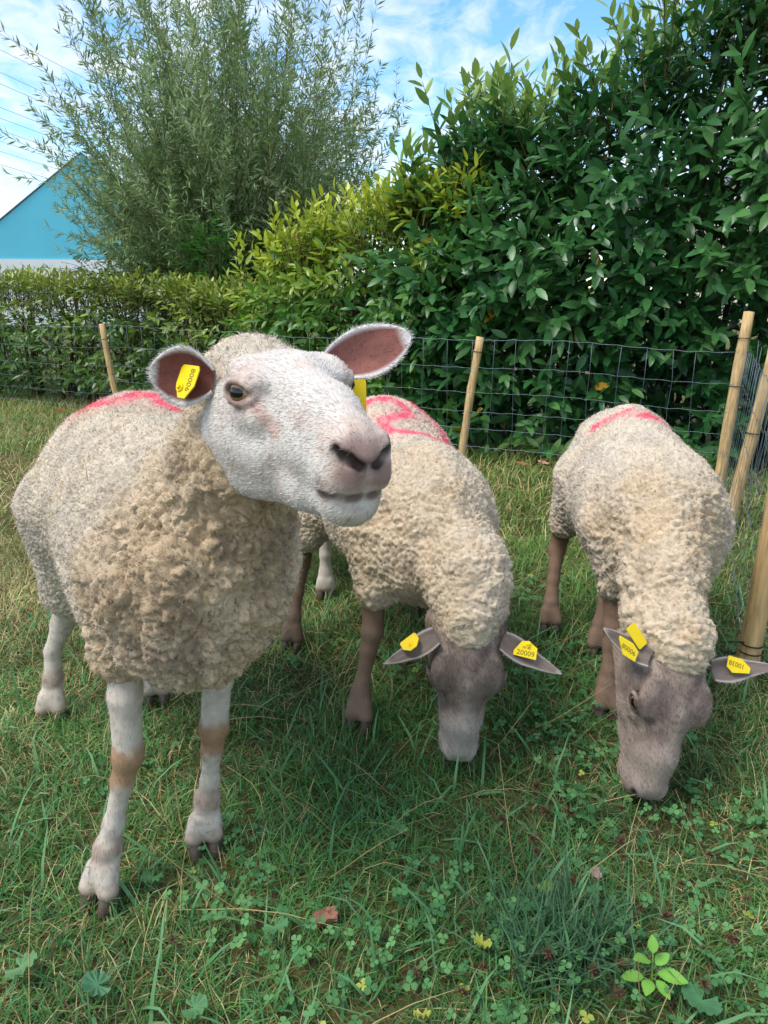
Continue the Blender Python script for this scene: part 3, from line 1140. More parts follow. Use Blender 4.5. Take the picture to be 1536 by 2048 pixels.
def build_ground():
    t = np.linspace(-1, 1, 131)
    gx = np.sinh(t * 4.6) / math.sinh(4.6) * 130
    gy = 3 + np.sinh(t * 4.6) / math.sinh(4.6) * 130
    X, Y = np.meshgrid(gx, gy, indexing='ij')
    Z = gz(X, Y)
    V = np.stack([X, Y, Z], -1).reshape(-1, 3)
    n = len(t)
    i = np.arange(n - 1)[:, None] * n; j = np.arange(n - 1)[None]
    Q = np.stack([i + j, i + n + j, i + n + j + 1, i + j + 1], -1).reshape(-1, 4)
    m, nt, b, out = mat_new('turf_soil')
    n1 = noise_node(nt, 2.2, 6)
    n2 = noise_node(nt, 90, 6, rough=0.75)
    r1 = nt.nodes.new('ShaderNodeValToRGB')
    r1.color_ramp.elements[0].position = 0.32; r1.color_ramp.elements[0].color = (*lin(66, 72, 40), 1)
    r1.color_ramp.elements[1].position = 0.68; r1.color_ramp.elements[1].color = (*lin(116, 110, 66), 1)
    r2 = nt.nodes.new('ShaderNodeValToRGB')
    r2.color_ramp.elements[0].position = 0.38; r2.color_ramp.elements[0].color = (*lin(62, 54, 38), 1)
    r2.color_ramp.elements[1].position = 0.66; r2.color_ramp.elements[1].color = (*lin(146, 138, 88), 1)
    nt.links.new(n1.outputs['Fac'], r1.inputs[0]); nt.links.new(n2.outputs['Fac'], r2.inputs[0])
    mx = nt.nodes.new('ShaderNodeMixRGB'); mx.inputs[0].default_value = 0.55
    nt.links.new(r1.outputs[0], mx.inputs[1]); nt.links.new(r2.outputs[0], mx.inputs[2])
    nt.links.new(mx.outputs[0], b.inputs['Base Color'])
    b.inputs['Roughness'].default_value = 0.95
    b.inputs['Specular IOR Level'].default_value = 0.1
    bn = nt.nodes.new('ShaderNodeBump'); bn.inputs['Strength'].default_value = 0.9; bn.inputs['Distance'].default_value = 0.02
    nt.links.new(n2.outputs['Fac'], bn.inputs['Height']); nt.links.new(bn.outputs[0], b.inputs['Normal'])
    tag(mesh_obj('ground', V, Q, m), 'grass-covered paddock ground', None, None, 'structure')


build_ground()


# ------------------------------------------------------------------ houses behind
def prism(name, poly, y0, y1, mat, parent):
    """polygon in x-z, from y0 to y1"""
    n = len(poly)
    V = [(x, y0, z) for x, z in poly] + [(x, y1, z) for x, z in poly]
    bm = bmesh.new()
    v = [bm.verts.new(p) for p in V]
    bm.faces.new(v[:n]); bm.faces.new(v[n:][::-1])
    for i in range(n):
        bm.faces.new((v[i], v[n + i], v[n + (i + 1) % n], v[(i + 1) % n]))
    bmesh.ops.recalc_face_normals(bm, faces=bm.faces)
    me = bpy.data.meshes.new(name)
    bm.to_mesh(me); bm.free()
    me.materials.append(mat)
    return link(name, me, parent)


M_BLUE = mat_plain('blue_render', lin(112, 208, 230), rough=0.85, spec=0.15, vary=0.05, nscale=1.2, bump=0.1, bscale=60)
M_WHITEW = mat_plain('white_render', lin(244, 244, 242), rough=0.85, spec=0.15, vary=0.06, nscale=2, bump=0.1, bscale=60)
M_ROOF = mat_plain('grey_roofing', lin(104, 106, 112), rough=0.8, vary=0.15, nscale=6, bump=0.2, bscale=30)
h1 = empty('house', (-8.35, 22.0, 0), 'turquoise gabled house with white base behind the left hedge', 'house')
h1.rotation_euler = (0, 0, R(14))
prism('wall', [(-2.85, 1.80), (2.85, 1.80), (2.85, 2.35), (0, 4.55), (-2.85, 2.35)], 0, 9, M_BLUE, h1)
prism('base_wall', [(-2.88, 0), (2.88, 0), (2.88, 1.795), (-2.88, 1.795)], -0.03, 9.03, M_WHITEW, h1)
for s in (-1, 1):
    prism('roof', [(0, 4.56), (s * 2.92, 2.31), (s * 2.92, 2.35), (0, 4.60)], -0.03, 9.1, M_ROOF, h1)
h2 = empty('house', (12.6, 22.0, 0), 'cream house with grey roof corner showing above the tall laurel', 'house')
prism('wall', [(-1.7, 0), (3, 0), (3, 4.2), (0.65, 5.6), (-1.7, 4.2)], 0, 6, mat_plain('cream_render', lin(214, 200, 178), rough=0.85, vary=0.06), h2)
for s in (-1, 1):
    prism('roof', [(0.65, 5.62), (0.65 + s * 2.5, 4.1), (0.65 + s * 2.5, 4.2), (0.65, 5.72)], -0.15, 6.15, M_ROOF, h2)

# ------------------------------------------------------------------ overhead wires
for i, (za, zb, xo) in enumerate(((16.1, 6.6, 0.0), (15.0, 6.1, 0.4), (14.1, 5.6, -0.2), (13.2, 5.2, 0.3), (12.0, 4.7, 0), (11.3, 4.4, 0.2), (10.85, 4.15, -0.3), (10.1, 3.8, 0), (9.45, 3.5, 0.2), (8.75, 3.2, 0))):
    t = np.linspace(0, 1, 24)
    pts = np.stack([-26 + (26 - 3.0) * t + xo, 34 + 24 * t, za + (zb - za) * t - 1.2 * t * (1 - t)], 1)
    V, Q, T = tube(pts, 0.011, 5)
    o = mesh_obj('power_line', V, [Q, T], M_LINE)
    tag(o, 'thin overhead wire left of the willow, ' + ('topmost', 'second from the top', 'third from the top', 'fourth from the top', 'fifth from the top', 'sixth from the top', 'fourth from the bottom', 'third from the bottom', 'second from the bottom', 'lowest')[i] + ' of the ten', 'wire', 'overhead wires in the sky at left')

# ------------------------------------------------------------------ leaves and hedges
def leaf_tpl(W=0.36, fold=0.10, droop=0.14, wav=0.0):
    xs = [0.0, 0.22, 0.52, 0.80, 1.0]
    ws = [0.0, 0.80, 1.0, 0.62, 0.0]
    V, rows = [], []
    for x, w in zip(xs, ws):
        z = -droop * x * x
        if w == 0:
            rows.append([len(V)]); V.append((x, 0, z))
        else:
            y = W / 2 * w
            rows.append([len(V), len(V) + 1, len(V) + 2])
            V += [(x, -y, z + fold * y * 2), (x, 0, z), (x, y, z + fold * y * 2)]
    F = []
    a = rows[0][0]; r = rows[1]
    F += [(a, r[0], r[1]), (a, r[1], r[2])]
    for r0, r1 in ((rows[1], rows[2]), (rows[2], rows[3])):
        for k in (0, 1):
            F += [(r0[k], r1[k], r1[k + 1]), (r0[k], r1[k + 1], r0[k + 1])]
    b = rows[4][0]; r = rows[3]
    F += [(r[0], b, r[1]), (r[1], b, r[2])]
    return np.array(V), np.array(F)


LEAF4 = (np.array([(0, 0, 0), (0.45, -0.18, 0.03), (0.5, 0, -0.04), (0.45, 0.18, 0.03), (1, 0, -0.14)]), np.array([(0, 1, 2), (0, 2, 3), (1, 4, 2), (2, 4, 3)]))


def shoot_leaves(base, d, length, n, L, out=0.9, droop=0.15, seed=0, flat=0.5):
    g = np.random.default_rng(seed)
    m = len(base)
    d = unit(d)
    a = np.where(np.abs(d[:, 2:3]) < 0.9, np.array([[0, 0, 1.0]]), np.array([[1.0, 0, 0]]))
    u = unit(np.cross(d, a)); v = np.cross(d, u)
    ph = g.random(m) * 6.28
    Ms, Ps, Ts, Ss = [], [], [], []
    for k in range(n):
        t = (k + 0.4 + 0.4 * g.random(m)) / n
        an = ph + k * 2.4 + g.normal(size=m) * 0.3
        rad = np.cos(an)[:, None] * u + np.sin(an)[:, None] * v
        spread = (out * (1.15 - 0.75 * t))[:, None]
        x = unit(d * (0.55 + 0.5 * t[:, None]) + rad * spread + np.array([0, 0, -droop]) + g.normal(size=(m, 3)) * 0.12)
        up = unit(d * 0.8 + np.array([0, 0, flat]) - rad * 0.2 + g.normal(size=(m, 3)) * 0.22)
        s = L * (0.70 + 0.5 * g.random(m)) * (1 - 0.30 * t)
        Ms.append(frames(x, up) * s[:, None, None])
        Ps.append(base + d * (length * t)[:, None])
        Ts.append(t); Ss.append(s)
    return np.concatenate(Ms), np.concatenate(Ps), np.concatenate(Ts), np.concatenate(Ss)


AL = np.array([0.885, -0.465, 0]); BK = np.array([0.465, 0.885, 0])
F0 = np.array([0.487, 4.59, 0])


def HP(s, d, z):
    s = np.asarray(s, float)
    return F0 + AL * s[..., None] + BK * np.asarray(d, float)[..., None] + np.array([0, 0, 1.0]) * np.asarray(z, float)[..., None]


def hedge(name, label, s0, s1, topf, depth0, thick, dens, nl, L, W, colf, seed, n_parts=300, tipup=1.0, mat=None, cat='hedge', toptip=0.0, fold=0.10, gap=None, near_frac=0.22):
    g = np.random.default_rng(seed)
    root = empty(name, tuple(HP((s0 + s1) / 2, depth0 + thick / 2, 0.0)), label, cat)
    rl = np.array(root.location)
    area = (s1 - s0) * np.mean([topf(s) for s in np.linspace(s0, s1, 30)])
    B, D, Ln, K = [], [], [], []
    for layer, frac in ((0, 1.0), (1, 1.0), (2, 1.0), (3, 0.9)):           # skin of the hedge, then two layers inside
        m = int(area * dens * frac)
        s = s0 + (s1 - s0) * g.random(m)
        top = np.array([topf(q) for q in s])
        z = top * (g.random(m) ** 0.85) * 0.98 + 0.02
        bulge = (fbm(np.stack([s * 1.0, z, s * 0], 1), 0.5, seed + 3, 2) - 0.5) * 0.45
        d = depth0 + layer * thick * 0.28 + bulge + 0.10 * smooth(0.6, 1.0, z / top) * 1.5 + 0.06 * g.random(m)
        p = HP(s, d, z)
        dr = -BK * (1.0 - 0.25 * layer) + np.array([0, 0, 1.0]) * (0.25 + 1.2 * smooth(0.72, 1.0, z / top))[:, None] * tipup + g.normal(size=(m, 3)) * 0.45
        B.append(p); D.append(unit(dr)); Ln.append((0.16 + 0.14 * g.random(m)) * L / 0.12); K.append(z / top)
    m = int((s1 - s0) * thick * dens * 1.3)                      # top: upright shoots
    s = s0 + (s1 - s0) * g.random(m)
    top = np.array([topf(q) for q in s])
    d = depth0 + thick * g.random(m)
    z = top - 0.10 + 0.16 * (fbm(np.stack([s, d, s * 0], 1), 0.25, seed + 9, 2) - 0.3)
    B.append(HP(s, d, z)); D.append(unit(np.array([0, 0, 1.0]) + g.normal(size=(m, 3)) * 0.28)); Ln.append((0.22 + toptip * g.random(m)) * L / 0.12); K.append(np.full(m, 1.1))
    B, D, Ln, K = np.concatenate(B), np.concatenate(D), np.concatenate(Ln), np.concatenate(K)
    if gap is not None:
        keep = gap(B, g)
        B, D, Ln, K = B[keep], D[keep], Ln[keep], K[keep]
    M, P, T, S = shoot_leaves(B, D, Ln, nl, L, 0.95, 0.18, seed + 1)
    kk = np.tile(K, nl)
    col = colf(P, kk, T, g)
    tv, tf = leaf_tpl(W, fold)
    # the leaves that show largest: near, on the skin, broad side to the camera
    cv = unit(np.array([0, 0, CAM_H]) - P)
    face = np.abs((M[:, :, 2] / S[:, None] * cv).sum(1))
    dist = np.linalg.norm(P - np.array([0, 0, CAM_H]), axis=1)
    dep = (P - F0) @ BK
    inview = (np.abs(P[:, 0]) < 0.53 * P[:, 1]) & (P[:, 2] > 0.15) & (P[:, 2] < 0.42 * P[:, 1] + 1.1)
    score = S * face / dist - 0.02 * np.maximum(dep - depth0, 0) - (~inview) * 9
    pick = np.argsort(-score)[:n_parts]
    rest = np.ones(len(P), bool); rest[pick] = False
    So = Soup()
    fine_ = rest & (dep < depth0 + thick * near_frac)
    for sel, (lv, lf) in ((fine_, (tv, tf)), (rest & ~fine_, LEAF4)):
        V, F, C = scatter(lv, lf, M[sel], P[sel], col[sel])
        So.add(V, F, C)
    fo = So.build('foliage', mat or M_LEAF, root, shade=False, off=rl)
    fo['kind'] = 'stuff'
    # alike leaves share a few meshes, one per tone
    q = np.argsort(col[pick].sum(1))
    shades = [col[pick][q[int(f * (n_parts - 1))]] for f in (0.1, 0.35, 0.6, 0.85)] if n_parts else []
    mesh = []
    for c in shades:
        o = mesh_obj('leaf', tv, tf, mat or M_LEAF, None, np.tile(c, (len(tv), 1)), False)
        mesh.append(o.data); bpy.data.objects.remove(o)
    for i in pick:
        k = int(np.argmin([abs(c.sum() - col[i].sum()) for c in shades]))
        o = link('leaf', mesh[k], root)
        mw = Matrix(M[i].tolist()).to_4x4(); mw.translation = Vector(P[i] - rl)
        o.matrix_local = mw
    # stems
    St = Soup()
    for i in range(len(B)):
        if i % 4 and K[i] < 1.05:
            continue
        add_tube(St, [B[i] - D[i] * 0.12, B[i] + D[i] * Ln[i] * 0.9], [0.0045, 0.002], lin(92, 84, 52), 3, False)
    nb = int((s1 - s0) * 7)
    for i in range(nb):
        s = s0 + (s1 - s0) * g.random(); t = topf(s)
        p0 = HP(s, depth0 + thick * (0.35 + 0.3 * g.random()), 0)
        p1 = p0 + np.array([g.normal() * 0.12, g.normal() * 0.1, t * 0.55]); p2 = p1 + np.array([g.normal() * 0.15, g.normal() * 0.12, t * 0.35])
        add_tube(St, [p0, p1, p2], [0.022, 0.014, 0.006], lin(86, 72, 56), 5)
    St.build('branches', M_BARK, root, off=rl)['kind'] = 'stuff'
    return root


def mixc(a, b, k):
    return a + (b - a) * np.asarray(k)[:, None]


def laurel_col(P, k, T, g):
    n = fbm(P, 0.5, 301, 2)
    c = mixc(np.tile(lin(48, 98, 50), (len(P), 1)), np.tile(lin(94, 144, 78), (len(P), 1)), np.clip(n * 1.4 - 0.3 + g.normal(size=len(P)) * 0.25, 0, 1))
    tip = smooth(0.90, 1.05, k) * smooth(0.3, 0.9, T)
    c = mixc(c, np.tile(lin(150, 176, 84), (len(P), 1)), np.clip(tip, 0, 1) * 0.85)
    y = g.random(len(P)) < 0.004
    c[y] = lin(196, 150, 48)
    return c


def mid_col(P, k, T, g):
    n = fbm(P, 0.45, 311, 2)
    c = mixc(np.tile(lin(64, 112, 46), (len(P), 1)), np.tile(lin(112, 154, 62), (len(P), 1)), np.clip(n * 1.5 - 0.35 + g.normal(size=len(P)) * 0.25, 0, 1))
    sunlit = smooth(0.60, 0.98, k + 0.25 * (n - 0.5)) * (0.35 + 0.65 * T)  # yellow-green top: part leaf colour, part sunlight painted into it
    c = mixc(c, np.tile(lin(196, 204, 66), (len(P), 1)), np.clip(sunlit, 0, 1) * 0.9)
    o = g.random(len(P)) < 0.004
    c[o] = lin(190, 120, 60)
    return c


def left_col(P, k, T, g):
    n = fbm(P, 0.4, 321, 2)
    c = mixc(np.tile(lin(62, 100, 44), (len(P), 1)), np.tile(lin(110, 142, 58), (len(P), 1)), np.clip(n * 1.5 - 0.35 + g.normal(size=len(P)) * 0.3, 0, 1))
    sunlit = smooth(0.55, 1.0, k + 0.5 * (n - 0.5)) * (0.3 + 0.7 * T)  # sun on the upper leaves, painted in as a yellower tone
    return mixc(c, np.tile(lin(188, 194, 76), (len(P), 1)), np.clip(sunlit, 0, 1) * 0.55)


def pw(xs, ys):
    return lambda s: float(np.interp(s, xs, ys))


hedge('laurel_hedge', 'tall dark green glossy laurel hedge behind the fence at right', -0.75, 3.6,
      pw([-0.75, -0.5, -0.1, 0.25, 0.6, 1.0, 1.5, 3.6], [1.55, 2.00, 2.02, 1.90, 2.20, 2.45, 2.65, 2.75]), 0.55, 1.1, 72, 9, 0.165, 0.36, laurel_col, 401, 300, 1.0, toptip=0.26)
hedge('hedge', 'mid-height hedge with yellow-green young tips, left of the tall laurel', -2.15, -0.15,
      pw([-2.15, -1.9, -1.3, -0.7, -0.15], [1.08, 1.32, 1.50, 1.62, 1.62]), 0.45, 0.8, 92, 9, 0.128, 0.33, mid_col, 421, 300, 1.0, toptip=0.10)
hedge('hedge', 'low clipped hedge behind the fence at far left, below the turquoise house', -11.0, -2.0,
      pw([-11.0, -5, -4, -3, -2.5, -2.0], [1.12, 1.08, 1.02, 1.02, 1.0, 0.95]), 0.40, 0.8, 66, 8, 0.104, 0.34, left_col, 441, 200, 0.8, toptip=0.06, near_frac=0.05)


# ------------------------------------------------------------------ willow
def willow():
    g = np.random.default_rng(77)
    base = np.array([-1.72, 8.3, 0.0])
    root = empty('willow_tree', tuple(base), 'large feathery grey-green willow rising behind the left hedge', 'tree')
    Tr, Br = Soup(), Soup()
    head = base + np.array([0.05, 0, 1.05])
    add_tube(Tr, [base, base + np.array([0.03, 0.02, 0.5]), head, head + np.array([0, 0, 0.25])], [0.22, 0.18, 0.20, 0.10], lin(96, 82, 62), 10)
    LP, LX, LU, LT = [], [], [], []
    nb = 490
    for i in range(nb):
        az = g.random() * 2 * math.pi
        el = math.asin(min(1, 0.02 + 0.98 * g.random() ** 0.75)) if g.random() < 0.8 else R(-5 + 30 * g.random())
        d = np.array([math.cos(az) * math.cos(el) * 0.82, math.sin(az) * math.cos(el) * 0.75, math.sin(el)])
        ln = (1.20 + 0.55 * g.random()) * (1 + 1.15 * max(d[2], 0) ** 1.5) * (1.0 if i < 400 else 0.62)
        k = 12
        t = np.linspace(0, 1, k)
        sway = g.normal(size=3) * 0.10
        lift = 0.20 * (1 - d[2])
        pts = head + np.array([g.normal() * 0.16, g.normal() * 0.16, g.normal() * 0.14]) + d * (ln * t)[:, None] + np.stack([sway[0] * np.sin(t * 3), sway[1] * np.sin(t * 2.5), lift * t ** 2 + sway[2] * t], 1) * ln * 0.8
        add_tube(Br, pts[[0, 3, 6, 9, 11]], [0.012, 0.008, 0.005, 0.003, 0.001], lin(112, 108, 70), 3, False)
        # side twigs
        tw = [(pts, 1.0)]
        for q in range(6):
            a = int(1 + g.integers(0, 10))
            dd = unit(unit(pts[min(a + 1, k - 1)] - pts[a - 1]) + g.normal(size=3) * 0.38)
            tl = 0.35 + 0.35 * g.random()
            tt = np.linspace(0, 1, 6)
            tp = pts[a] + dd * (tl * tt)[:, None] + np.array([0, 0, 0.08]) * (tt ** 2)[:, None]
            add_tube(Br, tp[[0, 2, 5]], [0.003, 0.002, 0.001], lin(120, 122, 76), 3, False)
            tw.append((tp, 0.0))
        for tp, main in tw:
            seg = np.linalg.norm(np.diff(tp, axis=0), axis=1).sum()
            n = int(seg / (0.022 if main else 0.020))
            tt = (0.12 + 0.88 * np.sort(g.random(n))) if main else (0.05 + 0.95 * np.sort(g.random(n)))
            ix = tt * (len(tp) - 1)
            i0 = np.minimum(ix.astype(int), len(tp) - 2); f = (ix - i0)[:, None]
            P = tp[i0] * (1 - f) + tp[i0 + 1] * f
            ax = unit(tp[i0 + 1] - tp[i0])
            rd = unit(np.cross(ax, g.normal(size=(n, 3))))
            LP.append(P); LX.append(unit(ax * 0.75 + rd * 0.75 + np.array([0, 0, -0.12]))); LU.append(unit(rd * 0.3 + np.array([0, 0, 1.0]) + g.normal(size=(n, 3)) * 0.5)); LT.append(tt)
    P = np.concatenate(LP); X = np.concatenate(LX); U = np.concatenate(LU); T = np.concatenate(LT)
    s = 0.086 * (0.7 + 0.6 * g.random(len(P)))
    M = frames(X, U) * s[:, None, None]
    tv = np.array([(0, 0, 0), (0.45, -0.092, 0.012), (1, 0, -0.06), (0.45, 0.092, 0.012)])
    tf = np.array([(0, 1, 2), (0, 2, 3)])
    n = fbm(P, 0.6, 331, 2)
    col = mixc(np.tile(lin(120, 146, 90), (len(P), 1)), np.tile(lin(180, 196, 150), (len(P), 1)), np.clip(n * 1.3 - 0.3 + g.normal(size=len(P)) * 0.28, 0, 1))
    V, F, C = scatter(tv, tf, M, P, col)
    So = Soup(); So.add(V, F, C)
    Tr.build('trunk', M_BARK, root, off=base)
    Br.build('branches', M_BARK, root, off=base)['kind'] = 'stuff'
    So.build('crown', M_MATT, root, shade=False, off=base)['kind'] = 'stuff'


willow()


def shrub(base, label, n, hgt, wid, col, seed):
    """upright sprays of small paired leaflets"""
    g = np.random.default_rng(seed)
    base = np.array(base, float)
    root = empty('shrub', tuple(base), label, 'shrub')
    St, Lf = Soup(), Soup()
    Ps, Xs, Us = [], [], []
    for i in range(n):
        a = g.random() * 6.28
        z = hgt * (0.25 + 0.75 * g.random())
        p = base + np.array([math.cos(a) * wid * g.random(), math.sin(a) * wid * g.random(), z])
        d = unit(np.array([math.cos(a), math.sin(a), 0.35 + 0.5 * g.normal()]))
        ln = 0.14 + 0.10 * g.random()
        add_tube(St, [p, p + d * ln * 0.5, p + d * ln + np.array([0, 0, -0.03])], [0.002, 0.0015, 0.001], lin(90, 110, 50), 3, False)
        sd = unit(np.cross(d, (0, 0, 1.0)))
        for k in range(7):
            t = (k + 1) / 7
            for s in (-1, 1):
                Ps.append(p + d * ln * t + np.array([0, 0, -0.03 * t * t])); Xs.append(unit(sd * s + d * 0.35 + g.normal(size=3) * 0.15)); Us.append(unit(np.array([0, 0, 1.0]) - d * 0.3 + g.normal(size=3) * 0.25))
    for i in range(7):
        a = g.random() * 6.28
        add_tube(St, [base, base + np.array([math.cos(a) * wid * 0.3, math.sin(a) * wid * 0.3, hgt * 0.5]), base + np.array([math.cos(a) * wid * 0.5, math.sin(a) * wid * 0.5, hgt * 0.95])], [0.012, 0.009, 0.003], lin(90, 80, 54), 4)
    P = np.array(Ps); M = frames(np.array(Xs), np.array(Us)) * (0.036 * (0.8 + 0.4 * g.random(len(P))))[:, None, None]
    tv = np.array([(0, 0, 0), (0.45, -0.25, 0.03), (1, 0, -0.05), (0.45, 0.25, 0.03)])
    V, F, C = scatter(tv, np.array([(0, 1, 2), (0, 2, 3)]), M, P, np.tile(col, (len(P), 1)) * (0.7 + 0.6 * g.random((len(P), 1))))
    Lf.add(V, F, C)
    St.build('stems', M_BARK, root, off=base)['kind'] = 'stuff'
    Lf.build('foliage', M_MATT, root, shade=False, off=base)['kind'] = 'stuff'


shrub((-1.55, 7.0, 0), 'bright green pinnate-leaved shrub at the foot of the willow', 420, 1.62, 0.32, lin(74, 136, 56), 5)
shrub((-2.45, 7.6, 0), 'dark small-leaved shrub under the willow, above the left hedge', 700, 1.25, 0.85, lin(64, 92, 48), 6)

# ------------------------------------------------------------------ fence
WZ = [0.775, 0.61, 0.46, 0.34, 0.235, 0.12]
fence = empty('wire_fence', tuple(F0), 'galvanised sheep-netting fence on wooden stakes running along the hedges and round the corner', 'fence')
CORNER = np.array([1.850, 3.87, 0]); END = np.array([1.050, 1.90, 0])
START = F0 + AL * -6.6


def stake(p, top, r, seed):
    g = np.random.default_rng(seed)
    p = np.array(p, float); top = np.array(top, float)
    k, n = 12, 9
    t = np.linspace(0, 1, n)
    pts = p + (top - p) * t[:, None] + np.stack([0.004 * np.sin(t * 5 + seed), 0.004 * np.cos(t * 4 + seed), 0 * t], 1)
    V, Q, T = tube(pts, r * (1.04 - 0.10 * t), k)
    ang = np.arctan2(V[:, 1] - p[1], V[:, 0] - p[0])
    V = V + 0.0015 * g.normal(size=V.shape)
    ring = np.array([(0, 0, 0)])
    return mesh_obj('post', V - F0, [Q, T], M_WOOD, fence)


posts = [((-4.9, 7.42, -0.05), (-4.93, 7.45, 0.80), 0.024), ((-2.19, 6.00, -0.05), (-2.28, 6.05, 0.80), 0.025), ((0.487, 4.58, -0.05), (0.600, 4.64, 0.79), 0.0255),
         ((1.845, 3.86, -0.05), (1.915, 3.95, 0.965), 0.0300), ((1.640, 3.28, -0.05), (1.74, 3.30, 0.86), 0.0270), ((1.066, 1.890, -0.05), (1.076, 1.90, 0.98), 0.0300)]
for i, (a, b, r) in enumerate(posts):
    stake(a, b, r, i)


def ring_tie(c, axis, r, tail=None):
    c = np.array(c, float); axis = unit(np.array(axis, float))
    u = unit(np.cross(axis, (1, 0.2, 0))); v = np.cross(axis, u)
    a = np.linspace(0, 2 * math.pi, 17)
    pts = c + r * (np.cos(a)[:, None] * u + np.sin(a)[:, None] * v)
    S = Soup()
    add_tube(S, pts, 0.0022, (0.02, 0.02, 0.02), 5)
    if tail is not None:
        add_tube(S, [c + unit(np.array(tail)) * r, c + np.array(tail) * 0.6, c + np.array(tail)], 0.0022, (0.02, 0.02, 0.02), 5)
    o = S.build('tie', M_CABLE, fence, off=F0)


def on_post(i, z):
    a, b, r = posts[i]
    a, b = np.array(a), np.array(b)
    t = (z - a[2]) / (b[2] - a[2])
    return a + (b - a) * t, b - a, r * (1.05 - 0.10 * t) + 0.0015


for i, z, tail in ((1, 0.68, None), (1, 0.40, None), (2, 0.70, None), (2, 0.33, None), (3, 0.83, None), (3, 0.58, None), (4, 0.45, (-0.09, -0.02, 0.005)), (5, 0.085, None), (5, 0.11, (-0.085, -0.03, 0.02))):
    c, ax, r = on_post(i, z)
    ring_tie(c, ax, r, tail)


def wire_run(a, b, spacing, seed, lean, wav=0.006, off=0.03):
    g = np.random.default_rng(seed)
    a = np.array(a, float); b = np.array(b, float)
    d = unit(b - a); L = np.linalg.norm(b - a)
    nrm = np.array([d[1], -d[0], 0])            # towards the paddock or away, only a few cm
    n = max(12, int(L / 0.05))
    t = np.linspace(0, 1, n)
    ph = g.random(8) * 6.28
    bow = lambda s, z: lean * z + 0.02 * np.sin(s * 1.9 + ph[0]) * z
    sag = lambda s: 0.010 * np.sin(s * 2.1 + ph[1]) + 0.006 * np.sin(s * 5.3 + ph[2])
    for k, z in enumerate(WZ):
        s = t * L
        zz = z + sag(s) * (0.4 + z) + wav * 0.5 * np.sin(s * 42 + ph[3 + k % 4])
        pts = a + d * s[:, None] + nrm * (off + bow(s, z))[:, None] + np.stack([0 * s, 0 * s, zz], 1)
        V, Q, T = tube(pts, 0.0013 if k in (0, 5) else 0.0010, 4)
        mesh_obj('horizontal_wire', V - F0, [Q, T], M_WIRE, fence)
    m = int(L / spacing)
    for i in range(m + 1):
        s = (i + 0.15 * g.normal()) * spacing
        jx = g.normal() * 0.008
        zs = np.array([0.02] + WZ[::-1])
        ss = np.clip(s + jx * np.linspace(-1, 1, len(zs)) + g.normal(size=len(zs)) * 0.003, 0, L)
        zz = zs + sag(ss) * (0.4 + zs)
        pts = a + d * ss[:, None] + nrm * (off + np.array([float(bow(q, z)) for q, z in zip(ss, zs)]))[:, None] + np.stack([0 * ss, 0 * ss, zz], 1)
        V, Q, T = tube(pts, 0.0009, 4)
        mesh_obj('vertical_wire', V - F0, [Q, T], M_WIRE, fence)


wire_run(START, CORNER, 0.145, 1, 0.0)
wire_run(CORNER + np.array([0.02, -0.02, 0]), END + np.array([0.02, 0.05, 0]), 0.10, 2, -0.06, 0.02, 0.02)
# the spare end of the net, gathered up beside the corner stake
g_ = np.random.default_rng(8)
for i in range(14):
    a = g_.random()
    x0 = CORNER + np.array([0.06 - 0.22 * a, -0.10 - 0.62 * a, 0]) + g_.normal(size=3) * 0.015
    top = x0 + np.array([0.05 + 0.02 * g_.normal(), 0.03, 0.78 + 0.10 * g_.random()])
    x0[2] = 0.02
    t = np.linspace(0, 1, 9)
    pts = x0 + (top - x0) * t[:, None] + np.stack([0.012 * np.sin(t * 7 + i), 0.012 * np.cos(t * 6 + i), 0 * t], 1)
    V, Q, T = tube(pts, 0.0010, 4)
    mesh_obj('gathered_wire', V - F0, [Q, T], M_WIRE, fence)

# ------------------------------------------------------------------ the white-faced ewe in front
YA = rot(math.atan2(-0.885, 0.466))
legA_rf = [P3(-0.455, 1.18, 0.52), P3(-0.462, 1.135, 0.400), P3(-0.465, 1.125, 0.285), P3(-0.478, 1.118, 0.235), P3(-0.500, 1.108, 0.150), P3(-0.514, 1.100, 0.100), P3(-0.523, 1.085, 0.045)]
legA_lf = [P3(-0.300, 1.25, 0.50), P3(-0.318, 1.225, 0.385), P3(-0.332, 1.225, 0.275), P3(-0.340, 1.226, 0.225), P3(-0.350, 1.230, 0.150), P3(-0.358, 1.230, 0.105), P3(-0.364, 1.218, 0.045)]
legA_rh = [P3(-0.74, 1.64, 0.50), P3(-0.800, 1.70, 0.34), P3(-0.842, 1.725, 0.255), P3(-0.872, 1.712, 0.18), P3(-0.876, 1.700, 0.105), P3(-0.878, 1.680, 0.045)]
legA_lh = [P3(-0.56, 1.70, 0.50), P3(-0.59, 1.79, 0.34), P3(-0.605, 1.82, 0.255), P3(-0.615, 1.80, 0.18), P3(-0.625, 1.785, 0.105), P3(-0.629, 1.77, 0.045)]
rF = [0.044, 0.0275, 0.0260, 0.0190, 0.0168, 0.0235, 0.0235]
rH = [0.065, 0.033, 0.0275, 0.0195, 0.0240, 0.0250]
dew = lambda f, b: [('c', f + b * 0.020, f + b * 0.034 + P3(0, 0, -0.016), 0.011, 0.007, 0.012)]
